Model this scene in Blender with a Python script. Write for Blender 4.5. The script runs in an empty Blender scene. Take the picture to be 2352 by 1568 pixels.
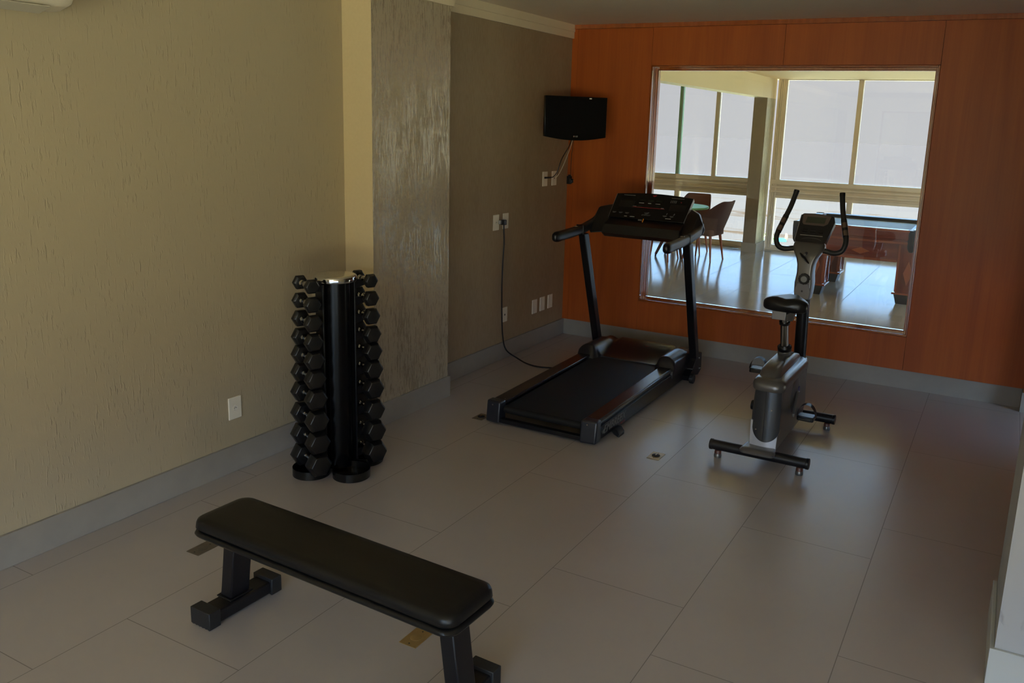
import bpy, bmesh, math, random
from mathutils import Vector, Matrix
random.seed(4)
PI = math.pi
scn = bpy.context.scene
C = scn.collection
scn.view_settings.view_transform = 'Standard'
scn.view_settings.look = 'None'
scn.view_settings.gamma = 1.0
scn.view_settings.use_curve_mapping = False
scn.view_settings.exposure = 0.0
try:
    scn.cycles.use_denoising = True
    scn.cycles.max_bounces = 10
    scn.cycles.diffuse_bounces = 6
    scn.cycles.glossy_bounces = 4
    scn.cycles.transparent_max_bounces = 16
    scn.cycles.caustics_reflective = False
    scn.cycles.caustics_refractive = False
    scn.cycles.sample_clamp_indirect = 6.0
except Exception:
    pass

# ------------------------------------------------------------------ materials
def mat(name, col, rough=0.5, metal=0.0, spec=0.5, coat=0.0, coat_rough=0.1, emit=None, sheen=0.0):
    m = bpy.data.materials.new(name); m.use_nodes = True
    b = m.node_tree.nodes['Principled BSDF']
    b.inputs['Base Color'].default_value = (*col, 1)
    b.inputs['Roughness'].default_value = rough
    b.inputs['Metallic'].default_value = metal
    b.inputs['Specular IOR Level'].default_value = spec
    b.inputs['Coat Weight'].default_value = coat
    b.inputs['Coat Roughness'].default_value = coat_rough
    b.inputs['Sheen Weight'].default_value = sheen
    if emit:
        b.inputs['Emission Color'].default_value = (*emit[:3], 1)
        b.inputs['Emission Strength'].default_value = emit[3]
    return m

class NT:
    def __init__(s, m):
        s.t = m.node_tree; s.n = s.t.nodes; s.l = s.t.links; s.b = s.n['Principled BSDF']
    def new(s, typ, **kw):
        x = s.n.new(typ)
        for k, v in kw.items():
            if k.startswith('i_'):
                x.inputs[k[2:].replace('_', ' ')].default_value = v
            else:
                setattr(x, k, v)
        return x
    def link(s, a, b): s.l.new(a, b)
    def math(s, op, a, b=None, c=None):
        x = s.n.new('ShaderNodeMath'); x.operation = op
        for i, v in enumerate((a, b, c)):
            if v is None: continue
            if hasattr(v, 'links') or hasattr(v, 'is_output'): s.l.new(v, x.inputs[i])
            else: x.inputs[i].default_value = v
        return x.outputs[0]
    def coords(s, scale=(1, 1, 1)):
        tc = s.n.new('ShaderNodeTexCoord'); mp = s.n.new('ShaderNodeMapping')
        mp.inputs['Scale'].default_value = scale
        s.l.new(tc.outputs['Object'], mp.inputs['Vector'])
        return mp.outputs[0]
    def noise(s, vec, scale, detail=4, rough=0.5, dist=0.0):
        x = s.n.new('ShaderNodeTexNoise'); x.inputs['Scale'].default_value = scale
        x.inputs['Detail'].default_value = detail; x.inputs['Roughness'].default_value = rough
        x.inputs['Distortion'].default_value = dist
        s.l.new(vec, x.inputs['Vector']); return x.outputs['Fac']
    def ramp(s, fac, stops):
        x = s.n.new('ShaderNodeValToRGB'); s.l.new(fac, x.inputs[0])
        e = x.color_ramp.elements
        while len(e) < len(stops): e.new(0.5)
        for el, (p, c) in zip(e, stops):
            el.position = p; el.color = (*c, 1) if len(c) == 3 else c
        return x.outputs[0]
    def bump(s, h, strength=0.3, dist=0.01, normal=None):
        x = s.n.new('ShaderNodeBump'); x.inputs['Strength'].default_value = strength
        x.inputs['Distance'].default_value = dist; s.l.new(h, x.inputs['Height'])
        if normal is not None: s.l.new(normal, x.inputs['Normal'])
        s.l.new(x.outputs[0], s.b.inputs['Normal']); return x.outputs[0]

G = lambda v: (v, v, v)

def m_groove(name, c1, c2, xy, z, thr, rough, bump_d, strength):
    """rustic plaster dragged vertically: sparse short vertical scratches"""
    m = mat(name, c1, rough, spec=0.35); t = NT(m)
    v = t.coords((xy, xy, z))
    n1 = t.noise(v, 1.0, 3, 0.55, 0.05)
    v2 = t.coords((xy * 0.13, xy * 0.13, z * 0.35))
    n2 = t.noise(v2, 1.0, 2)
    sc = t.ramp(n1, [(0.0, G(0)), (thr, G(0)), (thr + 0.09, G(1)), (1, G(1))])
    ms = t.ramp(n2, [(0, G(0)), (0.40, G(0.1)), (0.62, G(1)), (1, G(1))])
    h = t.math('MULTIPLY', sc, ms)
    fine = t.noise(t.coords((90, 90, 60)), 1.0, 2)
    hh = t.math('ADD', h, t.math('MULTIPLY', fine, 0.12))
    t.bump(hh, strength, bump_d)
    mix = t.new('ShaderNodeMix', data_type='RGBA')
    mix.inputs['A'].default_value = (*c1, 1); mix.inputs['B'].default_value = (*c2, 1)
    t.link(h, mix.inputs['Factor']); t.link(mix.outputs['Result'], t.b.inputs['Base Color'])
    return m

def m_pearl(name, c1, c2, rough=0.42, s=1.0, metal=0.0):
    """wall covering with dense fine vertical fibres and a soft pearly sheen"""
    m = mat(name, c1, rough, metal, spec=0.8); t = NT(m)
    n = t.noise(t.coords((130 * s, 130 * s, 14 * s)), 1.0, 4, 0.65, 0.2)
    big = t.noise(t.coords((7, 7, 2.2)), 1.0, 3, 0.6)
    nn = t.math('ADD', t.math('MULTIPLY', n, 0.72), t.math('MULTIPLY', big, 0.28))
    col = t.ramp(nn, [(0.0, c2), (0.44, c2), (0.54, c1), (1, c1)])
    t.link(col, t.b.inputs['Base Color'])
    rg = t.ramp(nn, [(0.0, G(0.8)), (0.44, G(0.75)), (0.54, G(rough)), (1, G(rough))])
    t.link(rg, t.b.inputs['Roughness'])
    if metal:
        mt = t.ramp(nn, [(0.0, G(0.0)), (0.44, G(0.0)), (0.54, G(metal)), (1, G(metal))])
        t.link(mt, t.b.inputs['Metallic'])
    t.bump(n, 0.25, 0.003)
    return m

def m_wood(name, c1, c2, c3, rough=0.3, coat=0.3, xs=9, zs=0.7, axis='z'):
    m = mat(name, c1, rough, spec=0.45, coat=coat, coat_rough=0.18); t = NT(m)
    sc = {'z': (xs, xs, zs), 'x': (zs, xs, xs), 'y': (xs, zs, xs)}[axis]
    n = t.noise(t.coords(sc), 1.0, 5, 0.6, 0.6)
    sc2 = tuple(a * 14 if a == xs else a * 3 for a in sc)
    n2 = t.noise(t.coords(sc2), 1.0, 3, 0.6)
    f = t.math('ADD', t.math('MULTIPLY', n, 0.75), t.math('MULTIPLY', n2, 0.25))
    col = t.ramp(f, [(0.0, c3), (0.36, c3), (0.5, c1), (0.66, c2), (1, c2)])
    t.link(col, t.b.inputs['Base Color'])
    return m

def m_tiles(name, c1, c2, grout, rough, spec, line=0.0022):
    m = mat(name, c1, rough, spec=spec); t = NT(m)
    tc = t.new('ShaderNodeTexCoord'); sx = t.new('ShaderNodeSeparateXYZ')
    t.link(tc.outputs['Object'], sx.inputs[0]); X, Y = sx.outputs[0], sx.outputs[1]
    u = t.math('DIVIDE', t.math('ADD', X, 0.341), 0.6)
    col = t.math('FLOOR', u)
    par = t.math('FLOORED_MODULO', col, 2.0)                      # 1 for odd columns
    off = t.math('ADD', 4.22, t.math('MULTIPLY', par, -0.36))
    v = t.math('DIVIDE', t.math('SUBTRACT', Y, off), 1.2)
    fu = t.math('PINGPONG', u, 0.5)
    fv = t.math('PINGPONG', v, 0.5)
    lu = t.math('LESS_THAN', t.math('MULTIPLY', fu, 0.6), line)
    lv = t.math('LESS_THAN', t.math('MULTIPLY', fv, 1.2), line)
    g = t.math('MAXIMUM', lu, lv)
    row = t.math('FLOOR', v)
    cmb = t.new('ShaderNodeCombineXYZ'); t.link(col, cmb.inputs[0]); t.link(row, cmb.inputs[1])
    wn = t.new('ShaderNodeTexWhiteNoise', noise_dimensions='2D'); t.link(cmb.outputs[0], wn.inputs['Vector'])
    cloud = t.noise(t.coords((1, 1, 1)), 2.3, 6, 0.6)
    f = t.math('ADD', t.math('MULTIPLY', cloud, 0.8), t.math('MULTIPLY', wn.outputs[0], 0.2))
    base = t.ramp(f, [(0.3, c1), (0.7, c2)])
    mix = t.new('ShaderNodeMix', data_type='RGBA')
    t.link(g, mix.inputs['Factor']); t.link(base, mix.inputs['A']); mix.inputs['B'].default_value = (*grout, 1)
    t.link(mix.outputs['Result'], t.b.inputs['Base Color'])
    rr = t.math('ADD', rough, t.math('MULTIPLY', g, 0.3))
    rr2 = t.math('ADD', rr, t.math('MULTIPLY', cloud, 0.05))
    t.link(rr2, t.b.inputs['Roughness'])
    inv = t.math('SUBTRACT', 1.0, g)
    t.bump(inv, 0.4, 0.001)
    return m

def m_glass(name, tint=(1, 1, 1), refl=1.0):
    m = bpy.data.materials.new(name); m.use_nodes = True
    n = m.node_tree.nodes; l = m.node_tree.links
    n.remove(n['Principled BSDF']); out = n['Material Output']
    tr = n.new('ShaderNodeBsdfTransparent'); tr.inputs[0].default_value = (*tint, 1)
    gl = n.new('ShaderNodeBsdfGlossy'); gl.inputs['Roughness'].default_value = 0.0
    gl.inputs[0].default_value = (refl, refl, refl, 1)
    fr = n.new('ShaderNodeFresnel'); fr.inputs[0].default_value = 1.45
    mx = n.new('ShaderNodeMixShader')
    l.new(fr.outputs[0], mx.inputs[0]); l.new(tr.outputs[0], mx.inputs[1]); l.new(gl.outputs[0], mx.inputs[2])
    l.new(mx.outputs[0], out.inputs[0]); return m

def m_noise(name, c1, c2, scale, rough, spec=0.5, bump=0.0, sc=(1, 1, 1), metal=0.0):
    m = mat(name, c1, rough, metal, spec); t = NT(m)
    n = t.noise(t.coords(sc), scale, 4, 0.6)
    t.link(t.ramp(n, [(0.3, c1), (0.7, c2)]), t.b.inputs['Base Color'])
    if bump: t.bump(n, bump, 0.002)
    return m

WALL = m_groove('textured_taupe_plaster', (0.45, 0.385, 0.27), (0.42, 0.355, 0.25), 85, 15.0, 0.575, 0.60, 0.003, 0.6)
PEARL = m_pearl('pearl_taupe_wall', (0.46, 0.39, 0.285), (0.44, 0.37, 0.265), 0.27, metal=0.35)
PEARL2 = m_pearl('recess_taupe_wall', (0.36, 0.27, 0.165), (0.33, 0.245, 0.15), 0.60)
PIER = m_groove('pale_grey_plaster', (0.42, 0.43, 0.45), (0.33, 0.33, 0.35), 30, 10, 0.62, 0.6, 0.003, 0.6)
CREAM = m_noise('smooth_cream_paint', (0.66, 0.54, 0.33), (0.69, 0.57, 0.36), 60, 0.5, 0.4)
PLASTER = m_noise('cream_ceiling_paint', (0.78, 0.68, 0.50), (0.80, 0.70, 0.53), 8, 0.7, 0.2)
CEIL = m_noise('off_white_ceiling', (0.84, 0.74, 0.60), (0.86, 0.76, 0.62), 8, 0.8, 0.2)
BASEB = m_noise('grey_porcelain_skirting', (0.30, 0.28, 0.26), (0.33, 0.31, 0.285), 9, 0.4, 0.5)
WOODP = m_wood('orange_veneer', (0.42, 0.092, 0.012), (0.48, 0.114, 0.015), (0.36, 0.074, 0.010), 0.48, 0.05, 7, 0.5)
WOODF = m_wood('orange_wood_moulding', (0.40, 0.10, 0.02), (0.47, 0.125, 0.025), (0.33, 0.08, 0.016), 0.18, 1.0, 30, 2)
WOODF.node_tree.nodes['Principled BSDF'].inputs['Coat IOR'].default_value = 2.1
WOODF.node_tree.nodes['Principled BSDF'].inputs['Coat Roughness'].default_value = 0.08
FLOOR = m_tiles('satin_porcelain_tiles', (0.385, 0.345, 0.335), (0.43, 0.385, 0.375), (0.19, 0.165, 0.15), 0.28, 0.9, 0.0017)
FLOOR.node_tree.nodes['Principled BSDF'].inputs['IOR'].default_value = 1.7
FLOOR2 = m_tiles('polished_porcelain_tiles', (0.31, 0.265, 0.20), (0.35, 0.30, 0.23), (0.18, 0.16, 0.13), 0.11, 0.08, 0.003)
GLASS = m_glass('clear_glass', (0.97, 0.99, 0.98))
GEDGE = mat('green_glass_edge', (0.14, 0.30, 0.17), 0.25)
ALU = mat('beige_aluminium', (0.76, 0.65, 0.50), 0.45, 0.0, 0.5)
BLKVINYL = m_noise('black_vinyl', (0.004, 0.004, 0.0045), (0.006, 0.006, 0.0065), 300, 0.36, 0.32, 0.12)
BLKPAINT = mat('black_powder_coat', (0.006, 0.006, 0.008), 0.36, spec=0.4)
BLKRUB = m_noise('black_rubber', (0.010, 0.010, 0.011), (0.016, 0.016, 0.017), 200, 0.5, 0.45, 0.1)
HEXRUB = mat('dumbbell_rubber', (0.006, 0.006, 0.0065), 0.36, spec=0.45)
COLGLOSS = mat('black_lacquer', (0.003, 0.003, 0.0035), 0.26, spec=0.16)
BLKGLOSS = mat('black_gloss_plastic', (0.006, 0.006, 0.006), 0.2, spec=0.35)
BLKPLAST = mat('black_satin_plastic', (0.007, 0.007, 0.008), 0.34, spec=0.45)
RAILTOP = mat('dark_brushed_rail', (0.020, 0.015, 0.016), 0.24, 0.0, 0.45, coat=0.15)
CHROME = mat('chrome', (0.58, 0.58, 0.57), 0.08, 1.0)
STEEL = mat('brushed_steel', (0.55, 0.52, 0.48), 0.25, 1.0)
SILVER = mat('silver_grey_plastic', (0.15, 0.145, 0.14), 0.30, 0.5, 0.5)
SILVERL = mat('light_silver_plastic', (0.30, 0.30, 0.32), 0.26, 0.5, 0.6)
SILVERD = mat('graphite_plastic', (0.065, 0.068, 0.075), 0.28, 0.45, 0.6)
WHITEP = mat('white_plastic_plate', (0.86, 0.82, 0.72), 0.35, spec=0.5)
DARKH = mat('dark_hole', (0.01, 0.01, 0.01), 0.6)
BRASS = m_noise('aged_brass', (0.42, 0.29, 0.12), (0.36, 0.25, 0.11), 40, 0.32, 0.5, metal=0.6)
BRONZE = m_noise('dull_bronze', (0.20, 0.165, 0.12), (0.16, 0.13, 0.095), 40, 0.38, 0.5, metal=0.5)
SCREEN = mat('tv_screen', (0.008, 0.008, 0.009), 0.12, spec=0.4)
LCD = mat('grey_green_lcd', (0.06, 0.07, 0.05), 0.2)
LCDD = mat('dark_lcd', (0.018, 0.022, 0.015), 0.25)
PRINTW = mat('white_print', (0.5, 0.5, 0.48), 0.5)
PRINTG = mat('grey_print', (0.11, 0.11, 0.11), 0.5)
PRINTR = mat('red_print', (0.45, 0.01, 0.015), 0.4)
PRINTRD = mat('dark_red_print', (0.16, 0.02, 0.012), 0.5)
ORANGE = mat('orange_plastic', (0.85, 0.33, 0.03), 0.4)
BROWNG = mat('brown_contact_plate', (0.16, 0.115, 0.095), 0.3, 0.6)
BEZEL = mat('taupe_bezel', (0.16, 0.12, 0.105), 0.35, 0.2)
WHITEC = mat('white_coax', (0.55, 0.50, 0.42), 0.4)
ACW = mat('ac_white_plastic', (0.72, 0.66, 0.55), 0.3)
ACG = mat('ac_grey_flap', (0.50, 0.47, 0.40), 0.35)
MAHOG = m_wood('mahogany', (0.20, 0.035, 0.014), (0.26, 0.05, 0.018), (0.14, 0.022, 0.010), 0.25, 0.6, 14, 1.2)
MAHOGX = m_wood('mahogany_apron', (0.20, 0.032, 0.014), (0.25, 0.045, 0.018), (0.15, 0.022, 0.010), 0.22, 0.6, 14, 1.2, 'x')
INLAY = mat('orange_inlay', (0.38, 0.085, 0.02), 0.3, coat=0.5)
MOULD = mat('red_brown_moulding', (0.30, 0.06, 0.02), 0.2, coat=0.6)
CLOTH = mat('grey_green_cloth', (0.10, 0.15, 0.14), 0.6, spec=0.35, sheen=0.2)
CUSH = mat('black_rail_cushion', (0.016, 0.018, 0.018), 0.35)
LEATHER = mat('black_leather', (0.006, 0.006, 0.006), 0.6, spec=0.2)
GREENT = mat('pale_green_top', (0.24, 0.50, 0.20), 0.6, spec=0.15)
CHAIRF = m_noise('brown_upholstery', (0.19, 0.105, 0.085), (0.22, 0.125, 0.10), 120, 0.8, 0.3, 0.2)
CHAIRL = mat('orange_brown_leg', (0.42, 0.11, 0.03), 0.35, coat=0.3)
TABLEL = mat('maroon_table_leg', (0.13, 0.03, 0.018), 0.35, coat=0.3)
TURQ = mat('turquoise_cloth', (0.02, 0.45, 0.48), 0.7)
SKINO = mat('orange_cloth', (0.62, 0.25, 0.12), 0.7)
LEAF = m_noise('pale_leaf', (0.22, 0.36, 0.10), (0.32, 0.48, 0.16), 6, 0.6)
BLUE = mat('blue_sticker', (0.01, 0.02, 0.16), 0.3)

# ------------------------------------------------------------------ mesh helpers
def BM(): return bmesh.new()
def box(bm, lo, hi, M=None):
    r = bmesh.ops.create_cube(bm, size=1.0)
    s = [hi[i] - lo[i] for i in range(3)]; c = [(hi[i] + lo[i]) / 2 for i in range(3)]
    for v in r['verts']:
        v.co = Vector((v.co.x * s[0] + c[0], v.co.y * s[1] + c[1], v.co.z * s[2] + c[2]))
        if M: v.co = M @ v.co
    return r['verts']
def prism(bm, pts, ax, a, b):
    """extrude closed 2D polygon pts along axis ax ('x','y','z') between a and b"""
    def P(p, t):
        return {'x': (t, p[0], p[1]), 'y': (p[0], t, p[1]), 'z': (p[0], p[1], t)}[ax]
    A = [bm.verts.new(P(p, a)) for p in pts]; B = [bm.verts.new(P(p, b)) for p in pts]
    n = len(pts)
    bm.faces.new(A); bm.faces.new(B[::-1])
    for i in range(n): bm.faces.new((A[i], B[i], B[(i + 1) % n], A[(i + 1) % n]))
    bmesh.ops.recalc_face_normals(bm, faces=bm.faces)
    return A + B
def hull(bm, pts):
    vs = [bm.verts.new(p) for p in pts]
    r = bmesh.ops.convex_hull(bm, input=vs)
    dead = [g for g in r['geom_interior'] if isinstance(g, bmesh.types.BMVert)]
    bmesh.ops.delete(bm, geom=dead, context='VERTS')
def cyl(bm, p0, p1, r0, r1=None, seg=20, caps=True):
    r1 = r0 if r1 is None else r1
    p0 = Vector(p0); p1 = Vector(p1); d = (p1 - p0)
    q = d.to_track_quat('Z', 'Y').to_matrix().to_4x4(); q.translation = (p0 + p1) / 2
    bmesh.ops.create_cone(bm, cap_ends=caps, segments=seg, radius1=max(r0, 1e-5), radius2=max(r1, 1e-5), depth=d.length, matrix=q)
def lathe(bm, prof, seg=32, M=None, a0=0.0):
    """prof: list of (r, z); revolve about z"""
    rings = []
    for r, z in prof:
        if r < 1e-6:
            v = bm.verts.new((0, 0, z)); rings.append([v])
        else:
            rings.append([bm.verts.new((r * math.cos(a0 + 2 * PI * i / seg), r * math.sin(a0 + 2 * PI * i / seg), z)) for i in range(seg)])
    allv = [v for g in rings for v in g]
    for A, B in zip(rings[:-1], rings[1:]):
        for i in range(seg):
            j = (i + 1) % seg
            if len(A) == 1 and len(B) == 1: continue
            if len(A) == 1: bm.faces.new((A[0], B[j], B[i]))
            elif len(B) == 1: bm.faces.new((A[i], A[j], B[0]))
            else: bm.faces.new((A[i], A[j], B[j], B[i]))
    for g, fl in ((rings[0], True), (rings[-1], False)):
        if len(g) > 1: bm.faces.new(g[::-1] if fl else g)
    if M:
        for v in allv: v.co = M @ v.co
    return allv
def spline(pts, n=8):
    P = [Vector(p) for p in pts]; out = []
    for i in range(len(P) - 1):
        p0 = P[max(i - 1, 0)]; p1 = P[i]; p2 = P[i + 1]; p3 = P[min(i + 2, len(P) - 1)]
        for k in range(n):
            t = k / n
            out.append(0.5 * ((2 * p1) + (-p0 + p2) * t + (2 * p0 - 5 * p1 + 4 * p2 - p3) * t * t + (-p0 + 3 * p1 - 3 * p2 + p3) * t ** 3))
    out.append(P[-1]); return out
def tube(bm, pts, r, seg=12, smooth=6, caps=True, flat=1.0):
    """swept tube through pts, r number or list"""
    path = spline(pts, smooth) if smooth else [Vector(p) for p in pts]
    n = len(path)
    rr = r if isinstance(r, (list, tuple)) else None
    up = Vector((0, 0, 1)); rings = []; prev = None
    for i, p in enumerate(path):
        t = (path[min(i + 1, n - 1)] - path[max(i - 1, 0)]).normalized()
        if prev is None:
            ref = up if abs(t.z) < 0.9 else Vector((1, 0, 0))
            a = t.cross(ref).normalized()
        else:
            a = (prev - t * prev.dot(t)).normalized()
        prev = a; b = t.cross(a)
        if rr:
            f = i / (n - 1) * (len(rr) - 1); k = min(int(f), len(rr) - 2); rad = rr[k] + (rr[k + 1] - rr[k]) * (f - k)
        else: rad = r
        rings.append([bm.verts.new(p + a * math.cos(2 * PI * j / seg) * rad + b * math.sin(2 * PI * j / seg) * rad * flat) for j in range(seg)])
    for A, B in zip(rings[:-1], rings[1:]):
        for j in range(seg):
            k = (j + 1) % seg; bm.faces.new((A[j], A[k], B[k], B[j]))
    if caps: bm.faces.new(rings[0][::-1]); bm.faces.new(rings[-1])
    bmesh.ops.recalc_face_normals(bm, faces=bm.faces)

def root_world(o):
    v = Vector((0, 0, 0))
    while o is not None: v = v + o.location; o = o.parent
    return v
def obj(name, bm, m, parent=None, world=False, bevel=0.0, seg=2, angle=35, smooth=True, sub=0):
    if world and parent is not None:
        off = root_world(parent)
        for v in bm.verts: v.co -= off
    me = bpy.data.meshes.new(name); bm.to_mesh(me); bm.free()
    ms = m if isinstance(m, (list, tuple)) else [m]
    for x in ms: me.materials.append(x)
    if smooth:
        for p in me.polygons: p.use_smooth = True
        me.set_sharp_from_angle(angle=math.radians(angle))
    o = bpy.data.objects.new(name, me); C.objects.link(o)
    if parent is not None: o.parent = parent
    if bevel:
        b = o.modifiers.new('bevel', 'BEVEL'); b.width = bevel; b.segments = seg; b.limit_method = 'ANGLE'; b.angle_limit = math.radians(32)
    if sub:
        s = o.modifiers.new('subsurf', 'SUBSURF'); s.levels = sub; s.render_levels = sub
    return o
def tag(o, label=None, cat=None, group=None, kind=None):
    if label: o['label'] = label
    if cat: o['category'] = cat
    if group: o['group'] = group
    if kind: o['kind'] = kind
    return o
def thing(name, label, cat, loc=(0, 0, 0), rz=0.0, group=None, kind=None):
    o = bpy.data.objects.new(name, None); C.objects.link(o)
    o.empty_display_size = 0.1
    o.location = loc; o.rotation_euler = (0, 0, rz)
    return tag(o, label, cat, group, kind)
def struct(name, bm, m, parent=None, **kw):
    o = obj(name, bm, m, parent, **kw)
    if parent is None: o['kind'] = 'structure'
    return o
def copy_tree(o, parent=None):
    c = o.copy(); C.objects.link(c)
    if parent is not None: c.parent = parent
    for ch in list(o.children):
        copy_tree(ch, c)
    return c
def sbox(name, lo, hi, m, **kw):
    bm = BM(); box(bm, lo, hi); return struct(name, bm, m, **kw)
def text_bm(txt, size, shear=0.0, extrude=0.0006, bold=0.0, spacing=1.0):
    cu = bpy.data.curves.new('txt', 'FONT'); cu.body = txt; cu.size = size; cu.shear = shear
    cu.extrude = extrude; cu.align_x = 'CENTER'; cu.align_y = 'CENTER'; cu.offset = bold; cu.space_character = spacing
    o = bpy.data.objects.new('txt', cu); C.objects.link(o)
    dg = bpy.context.evaluated_depsgraph_get(); dg.update()
    me = bpy.data.meshes.new_from_object(o.evaluated_get(dg))
    bm = BM(); bm.from_mesh(me)
    bpy.data.objects.remove(o, do_unlink=True); bpy.data.curves.remove(cu); bpy.data.meshes.remove(me)
    return bm
def frame_mat(origin, xdir, ydir):
    x = Vector(xdir).normalized(); y = Vector(ydir); y = (y - x * y.dot(x)).normalized(); z = x.cross(y)
    M = Matrix((x, y, z)).transposed().to_4x4(); M.translation = Vector(origin); return M

# ------------------------------------------------------------------ camera
f, yaw, pit, roll = 1951.94, -0.4950, 0.2123, -0.0333
cam_d = bpy.data.cameras.new('camera'); cam = bpy.data.objects.new('camera', cam_d); C.objects.link(cam)
cam_d.sensor_fit = 'HORIZONTAL'; cam_d.sensor_width = 36.0; cam_d.lens = f * 36.0 / 2352.0
cam_d.shift_x = -72.47 / 2352.0; cam_d.shift_y = -82.91 / 2352.0
cam_d.clip_start = 0.05; cam_d.clip_end = 1000
c_, s_ = math.cos(yaw), math.sin(yaw)
fwd = Vector((s_ * math.cos(pit), c_ * math.cos(pit), -math.sin(pit))); rgt = Vector((c_, -s_, 0)); dwn = fwd.cross(rgt)
cr, sr = math.cos(roll), math.sin(roll)
r2 = cr * rgt + sr * dwn; d2 = -sr * rgt + cr * dwn
M = Matrix((r2, -d2, -fwd)).transposed().to_4x4(); M.translation = (0, 0, 1.9)
cam.matrix_world = M
scn.camera = cam

# ------------------------------------------------------------------ gym shell
XL, XP, XR, YB, HC = -3.495, -3.28, -3.47, 6.79, 2.72
XG0 = -2.73; XG1 = -0.547; ZG0 = 0.405; ZG1 = 2.384
sbox('floor', (-3.7, -5.6, -0.12), (2.8, 6.97, 0.0), FLOOR)
sbox('ceiling', (-3.7, -5.6, HC), (2.8, 6.97, HC + 0.15), CEIL)
sbox('wall_left', (XL - 0.2, -5.4, 0), (XL, 3.92, HC), WALL)
# column boxed out of the left wall: cream smooth end face, pearly long face
bm = BM(); vs = box(bm, (XL - 0.2, 3.92, 0), (XP, 4.70, HC))
for fc in bm.faces:
    if fc.normal.y < -0.5: fc.material_index = 1
struct('wall_column', bm, [PEARL, CREAM], smooth=False)
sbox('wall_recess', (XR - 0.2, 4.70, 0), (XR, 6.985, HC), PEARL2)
# skirting boards
sbox('baseboard_left', (XL, -5.4, 0), (-3.48, 3.92, 0.148), BASEB, bevel=0.002)
bm = BM(); prism(bm, [(XL, 3.905), (-3.266, 3.905), (-3.266, 4.715), (XR, 4.715), (XR, 4.70), (XP, 4.70), (XP, 3.92), (XL, 3.92)], 'z', 0, 0.148)
struct('baseboard_column', bm, BASEB, bevel=0.002)
sbox('baseboard_recess', (XR, 4.715, 0), (-3.455, 6.801, 0.143), BASEB, bevel=0.002)
bm = BM(); box(bm, (-3.455, 6.800, 0), (0.262, 6.83, 0.143)); struct('baseboard_back', bm, BASEB)
# plaster crown band below the ceiling
bm = BM()
prism(bm, [(XR, 2.607), (-3.452, 2.607), (-3.452, 2.66), (-3.446, 2.663), (-3.446, HC), (XR, HC)], 'y', 4.70, 6.79)
prism(bm, [(XP, 2.600), (-3.262, 2.600), (-3.262, 2.655), (-3.256, 2.658), (-3.256, HC), (XP, HC)], 'y', 3.92, 4.718)
prism(bm, [(XL, 2.600), (-3.477, 2.600), (-3.477, 2.655), (-3.471, 2.658), (-3.471, HC), (XL, HC)], 'y', -5.4, 3.92)
struct('trim_1', bm, PLASTER, smooth=False)

# wooden partition: separate veneer panels, real seams, opening with deep reveal
YW0, YW1 = 6.79, 6.97
def panel(bm, x0, x1, z0, z1): box(bm, (x0 + 0.0012, YW0, z0 + 0.0012), (x1 - 0.0012, YW0 + 0.02, z1 - 0.0012))
bm = BM()
ZT = HC - 0.035
for a in ((XR, -3.412, 0.143, ZT), (-3.412, XG0, 0.143, ZT), (XG0, -1.653, ZG1, ZT), (-1.653, XG1, ZG1, ZT),
          (XG0, XG1, 0.143, ZG0), (XG1, 0.262, 0.143, ZT)):
    panel(bm, *a)
struct('wall_back', bm, WOODP, smooth=False)
bm = BM()   # core behind the veneer (dark seams) with the same opening
for a in ((XR, XG0, 0, HC), (XG1, 0.5, 0, HC), (XG0, XG1, 0, ZG0), (XG0, XG1, ZG1, HC)):
    box(bm, (a[0], YW0 + 0.0205, a[2]), (a[1], YW1 - 0.005, a[3]))
struct('wall_core', bm, mat('dark_seam_core', (0.05, 0.015, 0.006), 0.6), smooth=False)
bm = BM(); box(bm, (XR, YW0 - 0.008, ZT), (0.262, YW0 + 0.02, HC)); struct('trim_2', bm, WOODF, bevel=0.002)
# skin of the partition on the lounge side
bm = BM()
for a in ((-9.0, XG0, 0, 2.67), (XG1, 4.0, 0, 2.67), (XG0, XG1, 0, ZG0), (XG0, XG1, ZG1, 2.67)):
    box(bm, (a[0], YW1 - 0.005, a[2]), (a[1], YW1 + 0.01, a[3]))
struct('wall_lounge_front', bm, PLASTER, smooth=False)
# interior window: liner, stops, glass
w1 = thing('window_1', None, None, ((XG0 + XG1) / 2, 6.85, ZG0), kind='structure')
def ring(bm, x0, x1, z0, z1, t, y0, y1):
    """rectangular ring, inner opening shrinks by t"""
    box(bm, (x0, y0, z0), (x0 + t, y1, z1)); box(bm, (x1 - t, y0, z0), (x1, y1, z1))
    box(bm, (x0 + t, y0, z0), (x1 - t, y1, z0 + t)); box(bm, (x0 + t, y0, z1 - t), (x1 - t, y1, z1))
bm = BM(); ring(bm, XG0, XG1, ZG0, ZG1, 0.012, YW0 - 0.004, YW1 + 0.012)
obj('frame_liner', bm, WOODF, w1, world=True, bevel=0.004)
bm = BM(); ring(bm, XG0 + 0.012, XG1 - 0.012, ZG0 + 0.006, ZG1 - 0.012, 0.018, 6.868, 6.925)
obj('window_frame', bm, WOODF, w1, world=True, bevel=0.002)
bm = BM(); ring(bm, XG0 + 0.030, XG1 - 0.030, ZG0 + 0.024, ZG1 - 0.030, 0.005, 6.875, 6.90)
obj('glazing_bead', bm, WOODF, w1, world=True, bevel=0.001)
bm = BM(); box(bm, (XG0 + 0.029, 6.885, ZG0 + 0.023), (XG1 - 0.029, 6.891, ZG1 - 0.029))
obj('pane', bm, GLASS, w1, world=True, smooth=False)
bm = BM(); cyl(bm, (XG0 + 0.004, YW0 - 0.002, ZG0 + 0.008), (XG1 - 0.004, YW0 - 0.002, ZG0 + 0.008), 0.0075, seg=20); obj('sill_bead', bm, WOODF, w1, world=True)

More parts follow.
